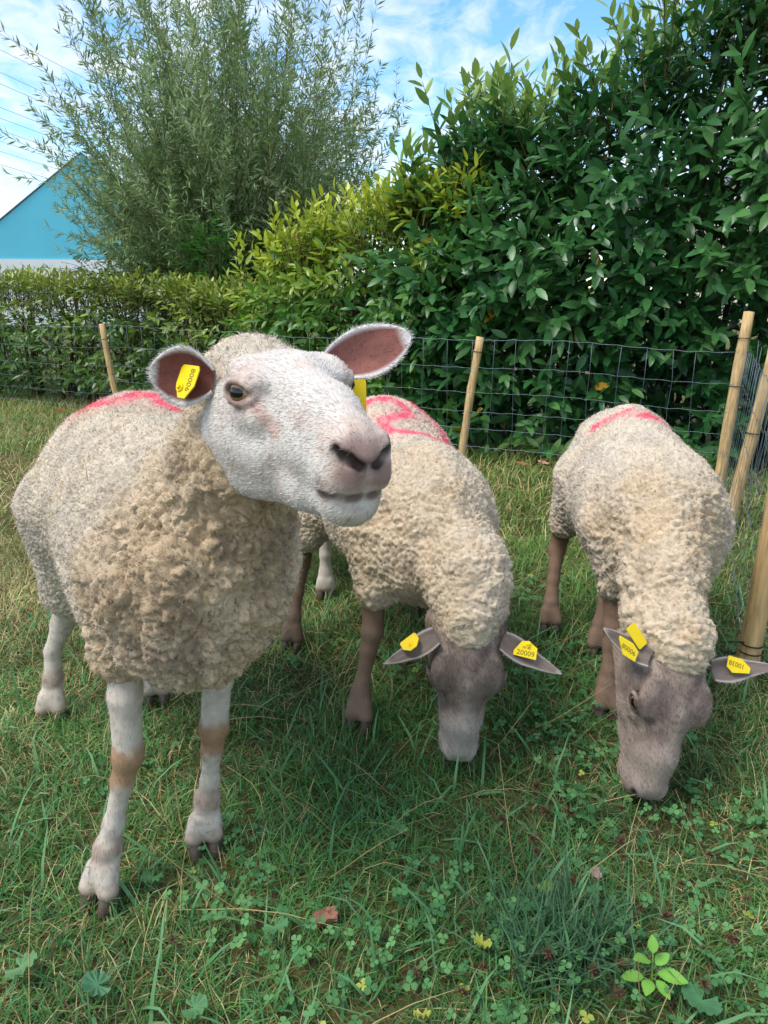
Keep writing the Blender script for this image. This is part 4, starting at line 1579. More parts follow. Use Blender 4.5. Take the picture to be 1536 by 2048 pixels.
A_trunk = [
    ('e', (-0.470, 1.490, 0.612), (0.42, 0.228, 0.228), YA, 0.06),
    ('e', (-0.580, 1.720, 0.608), (0.25, 0.240, 0.250), YA, 0.08),
    ('e', (-0.385, 1.280, 0.660), (0.22, 0.198, 0.215), YA, 0.07),
    ('e', (-0.340, 1.155, 0.630), (0.15, 0.155, 0.175), YA, 0.06),
    ('e', (-0.325, 1.130, 0.540), (0.09, 0.100, 0.085), YA, 0.06),
    ('c', (-0.310, 1.180, 0.680), (-0.225, 1.115, 0.845), 0.150, 0.097, 0.06),
    ('c', (-0.225, 1.115, 0.845), (-0.205, 1.095, 0.925), 0.097, 0.072, 0.04),
    ('c', (-0.455, 1.210, 0.550), (-0.463, 1.150, 0.485), 0.096, 0.047, 0.05),
    ('c', (-0.310, 1.250, 0.550), (-0.322, 1.225, 0.475), 0.088, 0.045, 0.05),
    ('c', (-0.740, 1.690, 0.560), (-0.795, 1.680, 0.370), 0.150, 0.065, 0.06),
    ('c', (-0.520, 1.780, 0.560), (-0.570, 1.780, 0.420), 0.140, 0.055, 0.06),
]
A_cap = [
    ('e', (-0.040, 0, 0.008), (0.062, 0.062, 0.044), None, 0.03),
    ('c', (-0.112, 0, -0.010), (-0.132, 0, -0.055), 0.060, 0.064, 0.04),
]
WOOL_TONES = (lin(210, 194, 170), lin(192, 166, 132), lin(164, 154, 142))


def coarseA(V):
    s = (V - np.array([-0.33, 1.2, 0])) @ np.array([0.466, -0.885, 0])
    return smooth(-0.12, 0.05, s - 0.35 * (V[:, 2] - 0.62) + 0.25 * (fbm(V, 0.2, 33) - 0.5)) * smooth(0.96, 0.84, V[:, 2])


markA = [(-0.70, 1.70), (-0.63, 1.655), (-0.56, 1.645), (-0.585, 1.70), (-0.51, 1.635), (-0.46, 1.60)]
A_HEAD = dict(pos=(-0.135, 1.0, 0.955), ypr=(-60, 3, 0), s=1.175)
specA = dict(near=True, straw=150,
    head_pos=A_HEAD['pos'], head_ypr=A_HEAD['ypr'], head_scale=A_HEAD['s'], face=face_white, face_hair=26000, leg_hair=2000,
    legs=[leg(legA_rf, rF, (-0.526, 1.075, 0.0), -108, leg_white(legA_rf[2], legA_rf[5]), 1.04, dew(legA_rf[5], P3(-0.6, 0.3, 0))),
          leg(legA_lf, rF, (-0.366, 1.210, 0.0), -75, leg_white(legA_lf[2], legA_lf[5]), 1.0, dew(legA_lf[5], P3(-0.8, 0.5, 0))),
          leg(legA_rh, rH, (-0.878, 1.672, 0.0), -85, leg_white(P3(0, 0, 9), legA_rh[4]), 1.05),
          leg(legA_lh, rH, (-0.629, 1.765, 0.0), -80, leg_white(P3(0, 0, 9), legA_lh[4]), 1.05)],
    trunk=A_trunk, cap=A_cap, wool_h=0.0076, wool_sub=1, wool_hair=74000,
    wool=wool_fn((0, 0, 0), (0.466, -0.885, 0), WOOL_TONES, coarseA, [(markA, 0.024, PINK, 0.70)]),
    ears=[
        dict(base=(-0.058, -0.066, 0.012), x=(-0.93, 0.10, 0.12), up=(0.15, -1.0, 0.05), L=0.090, W=0.044, cup=1.05, curl=0.12,
             inner=lin(116, 70, 62), outer=lin(214, 206, 198), rim=lin(226, 220, 214), seed=3, hair=2000,
             tags=[dict(at=(0.036, 0.006, 0.012), x=(-0.30, -0.35, -0.90), up=(-0.62, -0.78, 0.10), outline=[(b * 0.9, a * 0.9) for a, b in TAG_TALL][::-1], lines=[('80006', 0.0135, -0.003, 0.0075)], stud=(0.009, -0.008))]),
        dict(base=(-0.046, 0.072, 0.022), x=(0.90, 0.25, 0.30), up=(-0.20, -0.95, 0.25), L=0.138, W=0.042, cup=0.95, curl=0.05,
             inner=lin(132, 84, 74), outer=lin(218, 210, 202), rim=lin(228, 222, 216), seed=5, hair=2000,
             tags=[dict(world=(-0.038, 1.045, 0.945), at=(0, 0, 0), x=(1, 0.1, 0.0), up=(0.1, -1, 0.1), outline=TAG_BAR, lines=[], stud=None)]),
    ])
sheep('sheep', (-0.48, 1.45, 0), 'white-faced ewe standing in front with head raised, looking right, pink-marked rump', specA)


# ------------------------------------------------------------------ the two brown-faced ewes grazing, and one behind
rFg = [0.048, 0.0300, 0.0265, 0.0205, 0.0180, 0.0240, 0.0250]
rHg = [0.062, 0.032, 0.0260, 0.0185, 0.0230, 0.0250]
BROWN_LEG = lin(130, 106, 88)
YB = rot(math.atan2(-0.944, 0.33))
B_trunk = [
    ('e', (0.025, 2.050, 0.505), (0.40, 0.205, 0.215), YB, 0.06),
    ('e', (0.000, 2.250, 0.535), (0.24, 0.215, 0.228), YB, 0.08),
    ('e', (0.105, 1.820, 0.500), (0.19, 0.180, 0.190), YB, 0.06),
    ('e', (0.110, 1.715, 0.450), (0.11, 0.140, 0.115), YB, 0.05),
    ('c', (0.135, 1.730, 0.525), (0.186, 1.590, 0.450), 0.130, 0.092, 0.045),
    ('c', (0.186, 1.590, 0.455), (0.192, 1.535, 0.375), 0.092, 0.080, 0.03),
    ('c', (-0.005, 1.760, 0.480), (-0.022, 1.700, 0.365), 0.100, 0.048, 0.04),
    ('c', (0.195, 1.800, 0.480), (0.205, 1.765, 0.350), 0.085, 0.048, 0.04),
    ('c', (-0.180, 2.220, 0.500), (-0.245, 2.160, 0.350), 0.130, 0.055, 0.06),
    ('c', (0.120, 2.330, 0.500), (0.130, 2.340, 0.350), 0.130, 0.055, 0.06),
]
CAP_G = [('e', (-0.075, 0, 0.020), (0.045, 0.046, 0.034), None, 0.03),
         ('c', (-0.120, 0, -0.005), (-0.135, 0, -0.045), 0.056, 0.060, 0.04)]
TONES_B = (lin(212, 197, 174), lin(204, 178, 143), lin(168, 158, 146))


def coarseB(V):
    return smooth(2.0, 1.70, V[:, 1] + 0.2 * (fbm(V, 0.2, 33) - 0.5)) * 0.55


markB = [(-0.10, 2.14), (-0.03, 2.20), (0.05, 2.19), (0.08, 2.13), (0.00, 2.07), (0.00, 1.99), (0.07, 1.96), (0.16, 2.00), (0.21, 2.06), (0.16, 2.20), (0.06, 2.30)]
markB2 = [(-0.10, 2.15), (-0.02, 2.24), (0.07, 2.20), (0.14, 2.10)]
legs_B = [
    leg([P3(-0.010, 1.740, 0.45), P3(-0.025, 1.700, 0.34), P3(-0.030, 1.688, 0.250), P3(-0.040, 1.682, 0.200), P3(-0.056, 1.668, 0.120), P3(-0.062, 1.662, 0.085), P3(-0.064, 1.648, 0.042)], rFg, (-0.065, 1.640, 0.0), -105, leg_brown(BROWN_LEG), 1.0),
    leg([P3(0.235, 1.790, 0.45), P3(0.225, 1.770, 0.34), P3(0.220, 1.765, 0.250), P3(0.218, 1.762, 0.200), P3(0.212, 1.758, 0.120), P3(0.210, 1.755, 0.085), P3(0.208, 1.742, 0.042)], rFg, (0.207, 1.735, 0.0), -85, leg_brown(BROWN_LEG), 1.0),
    leg([P3(-0.190, 2.180, 0.45), P3(-0.250, 2.160, 0.33), P3(-0.262, 2.165, 0.255), P3(-0.278, 2.130, 0.160), P3(-0.288, 2.095, 0.090), P3(-0.291, 2.080, 0.042)], rHg, (-0.291, 2.072, 0.0), -100, leg_brown(BROWN_LEG * 0.8), 1.0),
    leg([P3(0.120, 2.340, 0.45), P3(0.130, 2.370, 0.33), P3(0.130, 2.390, 0.255), P3(0.130, 2.375, 0.160), P3(0.130, 2.360, 0.090), P3(0.130, 2.350, 0.042)], rHg, (0.130, 2.340, 0.0), -90, leg_brown(BROWN_LEG * 0.8), 1.0)]
EAR_G = dict(cup=0.85, curl=-0.06, inner=lin(112, 99, 91), outer=lin(136, 124, 116), rim=lin(168, 157, 148))
specB = dict(near=False, straw=60,
    head_pos=(0.188, 1.480, 0.275), head_ypr=(-104, 74, -12), head_scale=1.17, face=face_brown(lin(114, 99, 89), lin(150, 134, 122), lin(172, 162, 152)), face_hair=11000, leg_hair=700,
    legs=legs_B, trunk=B_trunk, cap=CAP_G, wool_h=0.0089, wool_sub=1, wool_hair=30000, hair_w=0.0011,
    wool=wool_fn((0, 0, 0), (0.33, -0.944, 0), TONES_B, coarseB, [(markB, 0.021, PINK, 0.62)], neck=((0.15, -0.75, -0.55), (0.16, 1.7, 0.5), 0.7), fine=0.0120, big=0.020, amp=(0.0078, 0.011), seed=51),
    ears=[
        dict(base=(-0.052, -0.062, 0.028), x=(-0.90, -0.10, -0.42), up=(-0.30, -0.60, 0.70), L=0.135, W=0.030, seed=7, hair=700, point=0.40, **EAR_G,
             tags=[dict(at=(0.060, -0.012, 0.005), x=(-0.80, -0.20, -0.55), up=(-0.45, -0.1, 0.85), outline=TAG_TALL, lines=[], stud=(0.0, 0.008))]),
        dict(base=(-0.052, 0.062, 0.028), x=(0.88, -0.15, -0.42), up=(0.20, -0.70, 0.65), L=0.155, W=0.031, seed=8, hair=700, point=0.40, **EAR_G,
             tags=[dict(at=(0.055, 0.004, 0.006), x=(0.95, -0.05, -0.20), up=(0.10, -0.80, 0.55), outline=[(0.026, -0.016), (0.026, 0.010), (0.006, 0.022), (-0.010, 0.020), (-0.026, -0.004), (-0.026, -0.014)], lines=[('FR 40', 0.008, 0.002, 0.006), ('20009', 0.0165, 0.001, -0.006)], stud=(0.004, 0.016))]),
    ])
sheep('sheep', (0.05, 2.0, 0), 'middle ewe grazing with brown face towards us, tag 20009, red swirl on back', specB)

YC = rot(math.atan2(-0.995, -0.10))
C_trunk = [
    ('e', (0.738, 2.060, 0.500), (0.40, 0.182, 0.212), YC, 0.06),
    ('e', (0.770, 2.280, 0.525), (0.20, 0.168, 0.210), YC, 0.05),
    ('e', (0.722, 1.850, 0.505), (0.20, 0.178, 0.195), YC, 0.06),
    ('e', (0.705, 1.735, 0.450), (0.11, 0.135, 0.110), YC, 0.05),
    ('c', (0.705, 1.740, 0.540), (0.645, 1.545, 0.445), 0.125, 0.082, 0.04),
    ('c', (0.645, 1.545, 0.445), (0.624, 1.460, 0.375), 0.082, 0.070, 0.03),
    ('c', (0.620, 1.810, 0.470), (0.606, 1.755, 0.360), 0.090, 0.046, 0.04),
    ('c', (0.800, 1.800, 0.470), (0.785, 1.745, 0.360), 0.085, 0.046, 0.04),
    ('c', (0.645, 2.230, 0.500), (0.595, 2.260, 0.360), 0.100, 0.048, 0.05),
    ('c', (0.850, 2.240, 0.500), (0.820, 2.200, 0.350), 0.105, 0.050, 0.05),
]


def coarseC(V):
    return smooth(1.95, 1.60, V[:, 1] + 0.25 * (fbm(V, 0.2, 33) - 0.5)) * 0.75


markC = [(0.655, 2.23), (0.70, 2.21), (0.745, 2.215)]
markC2 = [(0.775, 2.165), (0.815, 2.20), (0.855, 2.20), (0.90, 2.17)]
legs_C = [
    leg([P3(0.605, 1.800, 0.45), P3(0.606, 1.755, 0.34), P3(0.608, 1.740, 0.240), P3(0.603, 1.735, 0.190), P3(0.598, 1.718, 0.120), P3(0.595, 1.712, 0.085), P3(0.593, 1.698, 0.042)], rFg, (0.593, 1.690, 0.0), -95, leg_brown(BROWN_LEG), 1.0),
    leg([P3(0.820, 1.790, 0.45), P3(0.800, 1.740, 0.34), P3(0.790, 1.730, 0.240), P3(0.785, 1.725, 0.190), P3(0.780, 1.715, 0.120), P3(0.778, 1.710, 0.085), P3(0.776, 1.698, 0.042)], rFg, (0.776, 1.690, 0.0), -90, leg_brown(BROWN_LEG), 1.0),
    leg([P3(0.630, 2.230, 0.45), P3(0.590, 2.270, 0.33), P3(0.580, 2.280, 0.255), P3(0.566, 2.245, 0.160), P3(0.557, 2.218, 0.090), P3(0.554, 2.203, 0.042)], rHg, (0.554, 2.195, 0.0), -100, leg_brown(BROWN_LEG * 1.1), 1.0),
    leg([P3(0.800, 2.200, 0.45), P3(0.740, 2.140, 0.33), P3(0.720, 2.130, 0.255), P3(0.690, 2.080, 0.160), P3(0.676, 2.055, 0.090), P3(0.670, 2.040, 0.042)], rHg, (0.669, 2.030, 0.0), -95, leg_brown(BROWN_LEG), 1.0)]
specC = dict(near=False, straw=70,
    head_pos=(0.612, 1.375, 0.262), head_ypr=(-116, 64, -32), head_scale=1.15, face=face_brown(lin(120, 105, 96), lin(164, 146, 132), lin(158, 142, 130)), face_hair=11000, leg_hair=700,
    legs=legs_C, trunk=C_trunk, cap=CAP_G, wool_h=0.0089, wool_sub=1, wool_hair=30000, hair_w=0.0011,
    wool=wool_fn((0, 0, 0), (-0.1, -0.995, 0), TONES_B, coarseC, [(markC, 0.014, PINK, 0.60), (markC2, 0.020, PINK, 0.60)], neck=((-0.3, -0.75, -0.45), (0.70, 1.7, 0.5), 0.45), fine=0.0120, big=0.021, amp=(0.0078, 0.013), seed=67),
    ears=[
        dict(base=(-0.055, -0.062, 0.028), x=(-0.80, 0.15, 0.55), up=(0.35, -0.75, 0.50), L=0.115, W=0.030, seed=9, hair=700, point=0.38, **EAR_G,
             tags=[dict(at=(0.060, 0.020, 0.016), x=(0.80, 0.0, -0.60), up=(0.25, -0.75, 0.55), outline=[(0.027, -0.014), (0.027, 0.010), (0.008, 0.019), (-0.027, 0.016), (-0.027, 0.010), (-0.004, -0.016)], lines=[('80006', 0.0150, 0.003, 0.0)], stud=None),
                   dict(at=(0.050, -0.022, 0.010), x=(0.55, -0.2, -0.80), up=(0.25, -0.85, 0.40), outline=[(b, a) for a, b in TAG_BAR][::-1], lines=[], stud=None)]),
        dict(base=(-0.055, 0.062, 0.028), x=(0.98, 0.10, 0.02), up=(0.05, -0.80, 0.60), L=0.155, W=0.030, seed=10, hair=700, point=0.40, **EAR_G,
             tags=[dict(at=(0.060, 0.006, 0.006), x=(-0.93, 0.0, 0.36), up=(0.10, -0.85, 0.50), outline=[(0.027, -0.014), (0.027, 0.010), (0.012, 0.019), (-0.027, 0.008), (-0.027, -0.004), (-0.004, -0.016)], lines=[('10038', 0.0150, 0.006, -0.001)], stud=None)]),
    ])
sheep('sheep', (0.74, 2.0, 0), 'right-hand ewe grazing beside the wooden posts, brown face with yellow tags in both ears', specC)

YD = rot(R(90))
D_trunk = [
    ('e', (-0.310, 2.900, 0.510), (0.40, 0.220, 0.225), YD, 0.06),
    ('e', (-0.300, 2.660, 0.540), (0.20, 0.215, 0.215), YD, 0.08),
    ('e', (-0.310, 3.130, 0.510), (0.20, 0.210, 0.205), YD, 0.08),
    ('c', (-0.310, 3.220, 0.480), (-0.310, 3.400, 0.360), 0.150, 0.090, 0.06),
    ('c', (-0.200, 2.620, 0.480), (-0.210, 2.600, 0.320), 0.120, 0.055, 0.06),
    ('c', (-0.420, 2.620, 0.480), (-0.420, 2.600, 0.320), 0.120, 0.055, 0.06),
    ('c', (-0.220, 3.150, 0.480), (-0.220, 3.200, 0.320), 0.110, 0.055, 0.06),
    ('c', (-0.410, 3.150, 0.480), (-0.410, 3.200, 0.320), 0.110, 0.055, 0.06),
]


def legD(x, y, f):
    return leg([P3(x, y, 0.42), P3(x, y, 0.32), P3(x, y + 0.01 * f, 0.24), P3(x, y + 0.02 * f, 0.16), P3(x, y + 0.02 * f, 0.09), P3(x, y + 0.03 * f, 0.042)], rHg, (x, y + 0.035 * f, 0.0), 90, leg_white(P3(0, 0, 9), P3(0, 0, 9)), 1.0)


specD = dict(near=False,
    head_pos=(-0.31, 3.50, 0.25), head_ypr=(90, 60, 0), head_scale=1.1, face=face_white, face_hair=0, leg_hair=0,
    legs=[legD(-0.215, 2.50, -1), legD(-0.42, 2.53, -1), legD(-0.22, 3.22, 1), legD(-0.41, 3.2, 1)], trunk=D_trunk, cap=CAP_G, wool_h=0.018, wool_sub=1, wool_hair=1500, hair_w=0.0013,
    wool=wool_fn((0, 0, 0), (0, 1, 0), TONES_B, lambda V: np.full(len(V), 0.2), None, fine=0.014, amp=(0.006, 0.01), seed=77),
    ears=[dict(base=(-0.052, s * 0.062, 0.028), x=(-s * 0.9, 0.1, -0.3), up=(0, 0.7, 0.7), L=0.13, W=0.034, seed=7, **EAR_G) for s in (-1, 1)])
sheep('sheep', (-0.31, 2.9, 0), 'pale ewe hidden behind the middle ewe, one white foot showing', specD)

# ------------------------------------------------------------------ grass
def dryness(P):
    """0 lush .. 1 straw"""
    n = fbm(P, 0.7, 211, 3)
    base = 0.20 + 0.52 * smooth(1.3, 2.6, P[:, 1]) * smooth(0.3, -1.4, P[:, 0]) + 0.10 * smooth(2.4, 4.0, P[:, 1])
    return np.clip(base + (n - 0.5) * 0.8, 0.03, 0.9)


def blades(P, length, width, g, e_lo, e_hi, bend, col, segs=3):
    n = len(P)
    az = g.random(n) * 6.28
    el = e_lo + (e_hi - e_lo) * g.random(n)
    hd = np.stack([np.cos(az), np.sin(az), 0 * az], 1)
    side = np.stack([-np.sin(az), np.cos(az), 0.25 * g.normal(size=n)], 1)
    rows = [P]
    p = P
    for k in range(segs):
        e = el - bend * (k + 0.3) / segs * (0.4 + 1.2 * g.random(n))
        p = p + (hd * np.cos(e)[:, None] + np.array([0, 0, 1.0]) * np.sin(e)[:, None]) * (length / segs)[:, None]
        rows.append(p)
    w = np.asarray(width)[:, None] * 0.5 * side
    pr = {2: [1, 0.75, 0], 3: [1, 0.9, 0.6, 0]}[segs]
    V = []
    for k, r in enumerate(rows[:-1]):
        V += [r - w * pr[k], r + w * pr[k]]
    V.append(rows[-1])
    nv = len(V)
    V = np.stack(V, 1)
    b = np.arange(n)[:, None] * nv
    Q = [b + np.array([[2 * k, 2 * k + 1, 2 * k + 3, 2 * k + 2]]) for k in range(segs - 1)]
    T = b + np.array([[2 * segs - 2, 2 * segs - 1, 2 * segs]])
    C = np.repeat(col[:, None, :], nv, 1)
    return V.reshape(-1, 3), np.concatenate(Q), T, C.reshape(-1, 3)


def spots(n, y0, y1, g, k=0.75, m=0.35, pw_=1.0):
    u = g.random(n)
    y = y0 + (y1 - y0) * u ** pw_
    x = (2 * g.random(n) - 1) * (k * y + m)
    keep = g.random(n) < (k * y + m) / (k * y1 + m)
    x, y = x[keep], y[keep]
    return np.stack([x, y, gz(x, y)], 1)


def beyond_fence(P):
    d = (P - F0) @ BK
    return d > 0.75


def grass():
    g = np.random.default_rng(21)
    S = Soup()
    zones = [(78000, 0.45, 1.75, 0.052, 0.0026, 2), (88000, 1.6, 3.1, 0.060, 0.0034, 2), (66000, 2.9, 8.5, 0.095, 0.0068, 2)]
    for (n, y0, y1, L, w, segs) in zones:
        P = spots(n, y0, y1, g)
        P = P[~beyond_fence(P)]
        m = len(P)
        tuft = fbm(P, 0.12, 221, 2)
        d = dryness(P)
        r = g.random(m)
        c = mixc(np.tile(lin(66, 114, 54), (m, 1)), np.tile(lin(108, 152, 78), (m, 1)), g.random(m))
        c = mixc(c, np.tile(lin(88, 144, 94), (m, 1)), (g.random(m) < 0.25) * 0.8 * smooth(2.2, 1.2, P[:, 1]))
        c = mixc(c, np.tile(lin(150, 164, 80), (m, 1)), smooth(1.8, 4.0, P[:, 1]) * 0.55)
        dry = r < d * 0.85
        c[dry] = mixc(np.tile(lin(186, 168, 112), (m, 1)), np.tile(lin(218, 204, 150), (m, 1)), g.random(m))[dry]
        brown = g.random(m) < 0.07
        c[brown] = lin(104, 82, 52)
        ln = L * (0.45 + 1.0 * g.random(m)) * (0.25 + 1.5 * tuft)
        c = c * (0.62 + 0.76 * fbm(P, 0.22, 241, 3))[:, None]
        wd = w * (0.55 + 0.8 * g.random(m)) * np.where(dry, 0.7, 1)
        V, Q, T, C = blades(P, ln, wd, g, R(8), R(80), R(55), c, segs)
        n0 = S.n
        S.add(V, Q, C); S.T.append(T + n0)
    # longer, unmown grass along the foot of the fence
    m = 22000
    sv = -7.5 + 9.3 * g.random(m); dv = -1.2 + 1.7 * g.random(m)
    P = HP(sv, dv, 0 * sv)
    P[:, 2] = gz(P[:, 0], P[:, 1])
    c = mixc(np.tile(lin(84, 124, 56), (m, 1)), np.tile(lin(140, 162, 82), (m, 1)), g.random(m))
    dry = g.random(m) < 0.22
    c[dry] = lin(196, 180, 122)
    V, Q, T, C = blades(P, 0.05 + 0.09 * g.random(m), 0.004 + 0.004 * g.random(m), g, R(20), R(85), R(50), c, 2)
    n0 = S.n
    S.add(V, Q, C); S.T.append(T + n0)
    # broad blades in the foreground
    P = spots(1500, 0.5, 2.4, g)
    m = len(P)
    c = mixc(np.tile(lin(80, 132, 80), (m, 1)), np.tile(lin(118, 164, 112), (m, 1)), g.random(m))
    V, Q, T, C = blades(P, 0.07 + 0.09 * g.random(m), 0.0045 + 0.0035 * g.random(m), g, R(25), R(85), R(50), c, 3)
    n0 = S.n
    S.add(V, Q, C); S.T.append(T + n0)
    # one dense tuft in the right foreground
    q = np.array([0.30, 0.97, 0.0]) + g.normal(size=(420, 3)) * np.array([0.07, 0.05, 0])
    q[:, 2] = gz(q[:, 0], q[:, 1])
    c = mixc(np.tile(lin(58, 98, 60), (420, 1)), np.tile(lin(96, 132, 96), (420, 1)), g.random(420))
    V, Q, T, C = blades(q, 0.07 + 0.07 * g.random(420), 0.003 + 0.002 * g.random(420), g, R(40), R(88), R(40), c, 3)
    n0 = S.n
    S.add(V, Q, C); S.T.append(T + n0)
    o = S.build('grass', M_GRASS, None, shade=False)
    tag(o, 'short mixed green and straw-coloured grass covering the paddock', 'grass', None, 'stuff')


def stalks():
    g = np.random.default_rng(31)
    S = Soup()
    P = np.concatenate([spots(800, 0.5, 2.6, g), spots(700, 2.2, 6, g)])
    P = P[~beyond_fence(P)]
    for p in P:
        az = g.random() * 6.28
        e = R(5 + 60 * g.random() ** 1.4)
        L = 0.10 + 0.18 * g.random()
        d = np.array([math.cos(az) * math.cos(e), math.sin(az) * math.cos(e), math.sin(e)])
        t = np.linspace(0, 1, 5)
        kink = g.normal(size=3) * 0.05
        pts = p + d * (L * t)[:, None] + kink * (t ** 2)[:, None] - np.array([0, 0, 0.35 * L]) * (t ** 3)[:, None] * g.random()
        pts[:, 2] = np.maximum(pts[:, 2], gz(pts[:, 0], pts[:, 1]) + 0.008)
        r = 0.0008 * (1 + 0.25 * p[1])
        add_tube(S, pts, [r * 1.2, r, r, r * 0.8, r * 0.5], lin(196, 176, 120) * (0.7 + 0.4 * g.random()), 3, False)
    o = S.build('dry_stalks', M_GRASS, None, shade=False)
    tag(o, 'long dry straw stalks lying loosely over the grass', 'straw', None, 'stuff')


def leaflet(W=0.9, n=7):
    """one clover leaflet, unit length, fan from its base, a little cupped"""
    a = np.linspace(-1, 1, n)
    x = 0.55 + 0.45 * np.cos(a * 1.9) - 0.10 * np.exp(-(a / 0.25) ** 2)
    y = W / 2 * np.sin(a * 1.75)
    V = [(0, 0, 0)] + [(xx, yy, 0.10 * abs(yy) + 0.02) for xx, yy in zip(x, y)]
    F = [(0, i + 1, i + 2) for i in range(n - 1)]
    return np.array(V, float), np.array(F)


def clover():
    g = np.random.default_rng(41)
    P = spots(9000, 0.5, 2.6, g)
    n = fbm(P, 0.28, 231, 2) + 0.16 * smooth(-0.25, 0.35, P[:, 0]) + 0.12 * smooth(1.5, 0.9, P[:, 1]) - 0.12 * smooth(1.4, 2.2, P[:, 1])
    P = P[n > 0.615]
    m = len(P)
    S = Soup()
    h = 0.018 + 0.035 * g.random(m)
    top = P + np.stack([g.normal(size=m) * 0.012, g.normal(size=m) * 0.012, h], 1)
    nz = unit(np.array([0, -0.25, 1.0]) + g.normal(size=(m, 3)) * 0.35)
    x0 = unit(np.cross(nz, g.normal(size=(m, 3))))
    y0 = np.cross(nz, x0)
    tv, tf = leaflet()
    size = 0.0075 + 0.0065 * g.random(m)
    base = mixc(np.tile(lin(66, 118, 70), (m, 1)), np.tile(lin(108, 160, 96), (m, 1)), g.random(m))
    yl = g.random(m) < 0.012
    base[yl] = lin(170, 180, 80)
    for k in range(3):
        a = k * 2 * math.pi / 3
        x = x0 * math.cos(a) + y0 * math.sin(a)
        M = frames(x + nz * 0.15 * g.normal(size=(m, 1)), nz) * size[:, None, None]
        V, F, C = scatter(tv, tf, M, top, base * (0.9 + 0.2 * g.random((m, 1))))
        S.add(V, F, C)
    o = S.build('clover', M_MATT, None, shade=False)
    tag(o, 'low clover leaves spread through the foreground grass', 'clover', None, 'stuff')


grass()
stalks()
clover()

# ------------------------------------------------------------------ small plants and litter lying in the grass
def ground_at(x, y):
    return np.array([x, y, float(gz(np.array([x]), np.array([y]))[0])])


def round_leaf(x, y, r, tilt, yaw, col, label, h=0.035, name='broad_leaf', cat='plant', lobes=11):
    """a scalloped kidney-shaped leaf on a short stalk"""
    b = ground_at(x, y)
    n = 34
    a = np.linspace(R(22), R(338), n)
    rr = r * (1 - 0.12 * np.cos(a)) * (1 + 0.035 * np.cos(a * lobes))
    ring = np.stack([rr * np.cos(a), rr * np.sin(a), 0.12 * rr + 0.004 * np.cos(a * lobes)], 1)
    inner = ring * 0.5; inner[:, 2] = 0.02 * r + 0.0015 * np.cos(a * lobes)
    V = np.concatenate([[(0, 0, 0)], inner, ring])
    F3 = np.array([(0, 1 + i, 2 + i) for i in range(n - 1)])
    F4 = np.array([(1 + i, 1 + n + i, 2 + n + i, 2 + i) for i in range(n - 1)])
    M = rot(yaw, tilt)
    V = V @ M.T + np.array([0, 0, h])
    C = np.tile(col, (len(V), 1)); C[0] *= 1.25; C[1:n + 1] *= (0.95 + 0.1 * np.cos(a * lobes))[:, None]
    root = empty(name, tuple(b), label, cat)
    S = Soup(); S.add(V, F4, C); S.T.append(F3)
    S.build('leaf', M_MATT, root)
    St = Soup(); add_tube(St, [(0, 0, -0.005), (0.003, 0.002, h * 0.6), (0, 0, h)], [0.0014, 0.0012, 0.001], col * 1.1, 5)
    St.build('stalk', M_MATT, root)


round_leaf(-0.189, 0.986, 0.0225, 0.35, 2.2, lin(92, 142, 92), 'round scalloped leaf in the grass left of the reddish wood chip', 0.05)
round_leaf(-0.455, 0.875, 0.024, 0.5, 0.4, lin(98, 148, 108), 'folded rounded leaf near the lower left corner', 0.045)
round_leaf(-0.438, 1.103, 0.020, 0.3, 1.2, lin(88, 136, 88), 'scalloped leaf just right of the front hoof', 0.04)
round_leaf(-0.293, 0.838, 0.020, 0.2, 3.0, lin(92, 140, 92), 'small scalloped leaf at the bottom edge, left of centre', 0.045)
round_leaf(0.167, 0.951, 0.016, 0.3, 1.0, lin(178, 186, 84), 'yellowing round leaf in the middle of the foreground', 0.05)
round_leaf(0.297, 1.067, 0.015, 0.3, 2.0, lin(128, 158, 62), 'yellow-green round leaf behind the grass tuft', 0.05)
round_leaf(0.059, 0.834, 0.014, 0.6, 1.6, lin(186, 190, 92), 'pale yellow leaf at the bottom edge of the picture', 0.04)
round_leaf(0.495, 0.850, 0.030, 0.25, 0.6, lin(88, 138, 92), 'large crinkled leaf in the bottom right corner', 0.040, lobes=15)
round_leaf(-0.595, 0.910, 0.026, 0.4, 2.8, lin(108, 148, 100), 'pale broad leaf at the left edge of the foreground', 0.040)


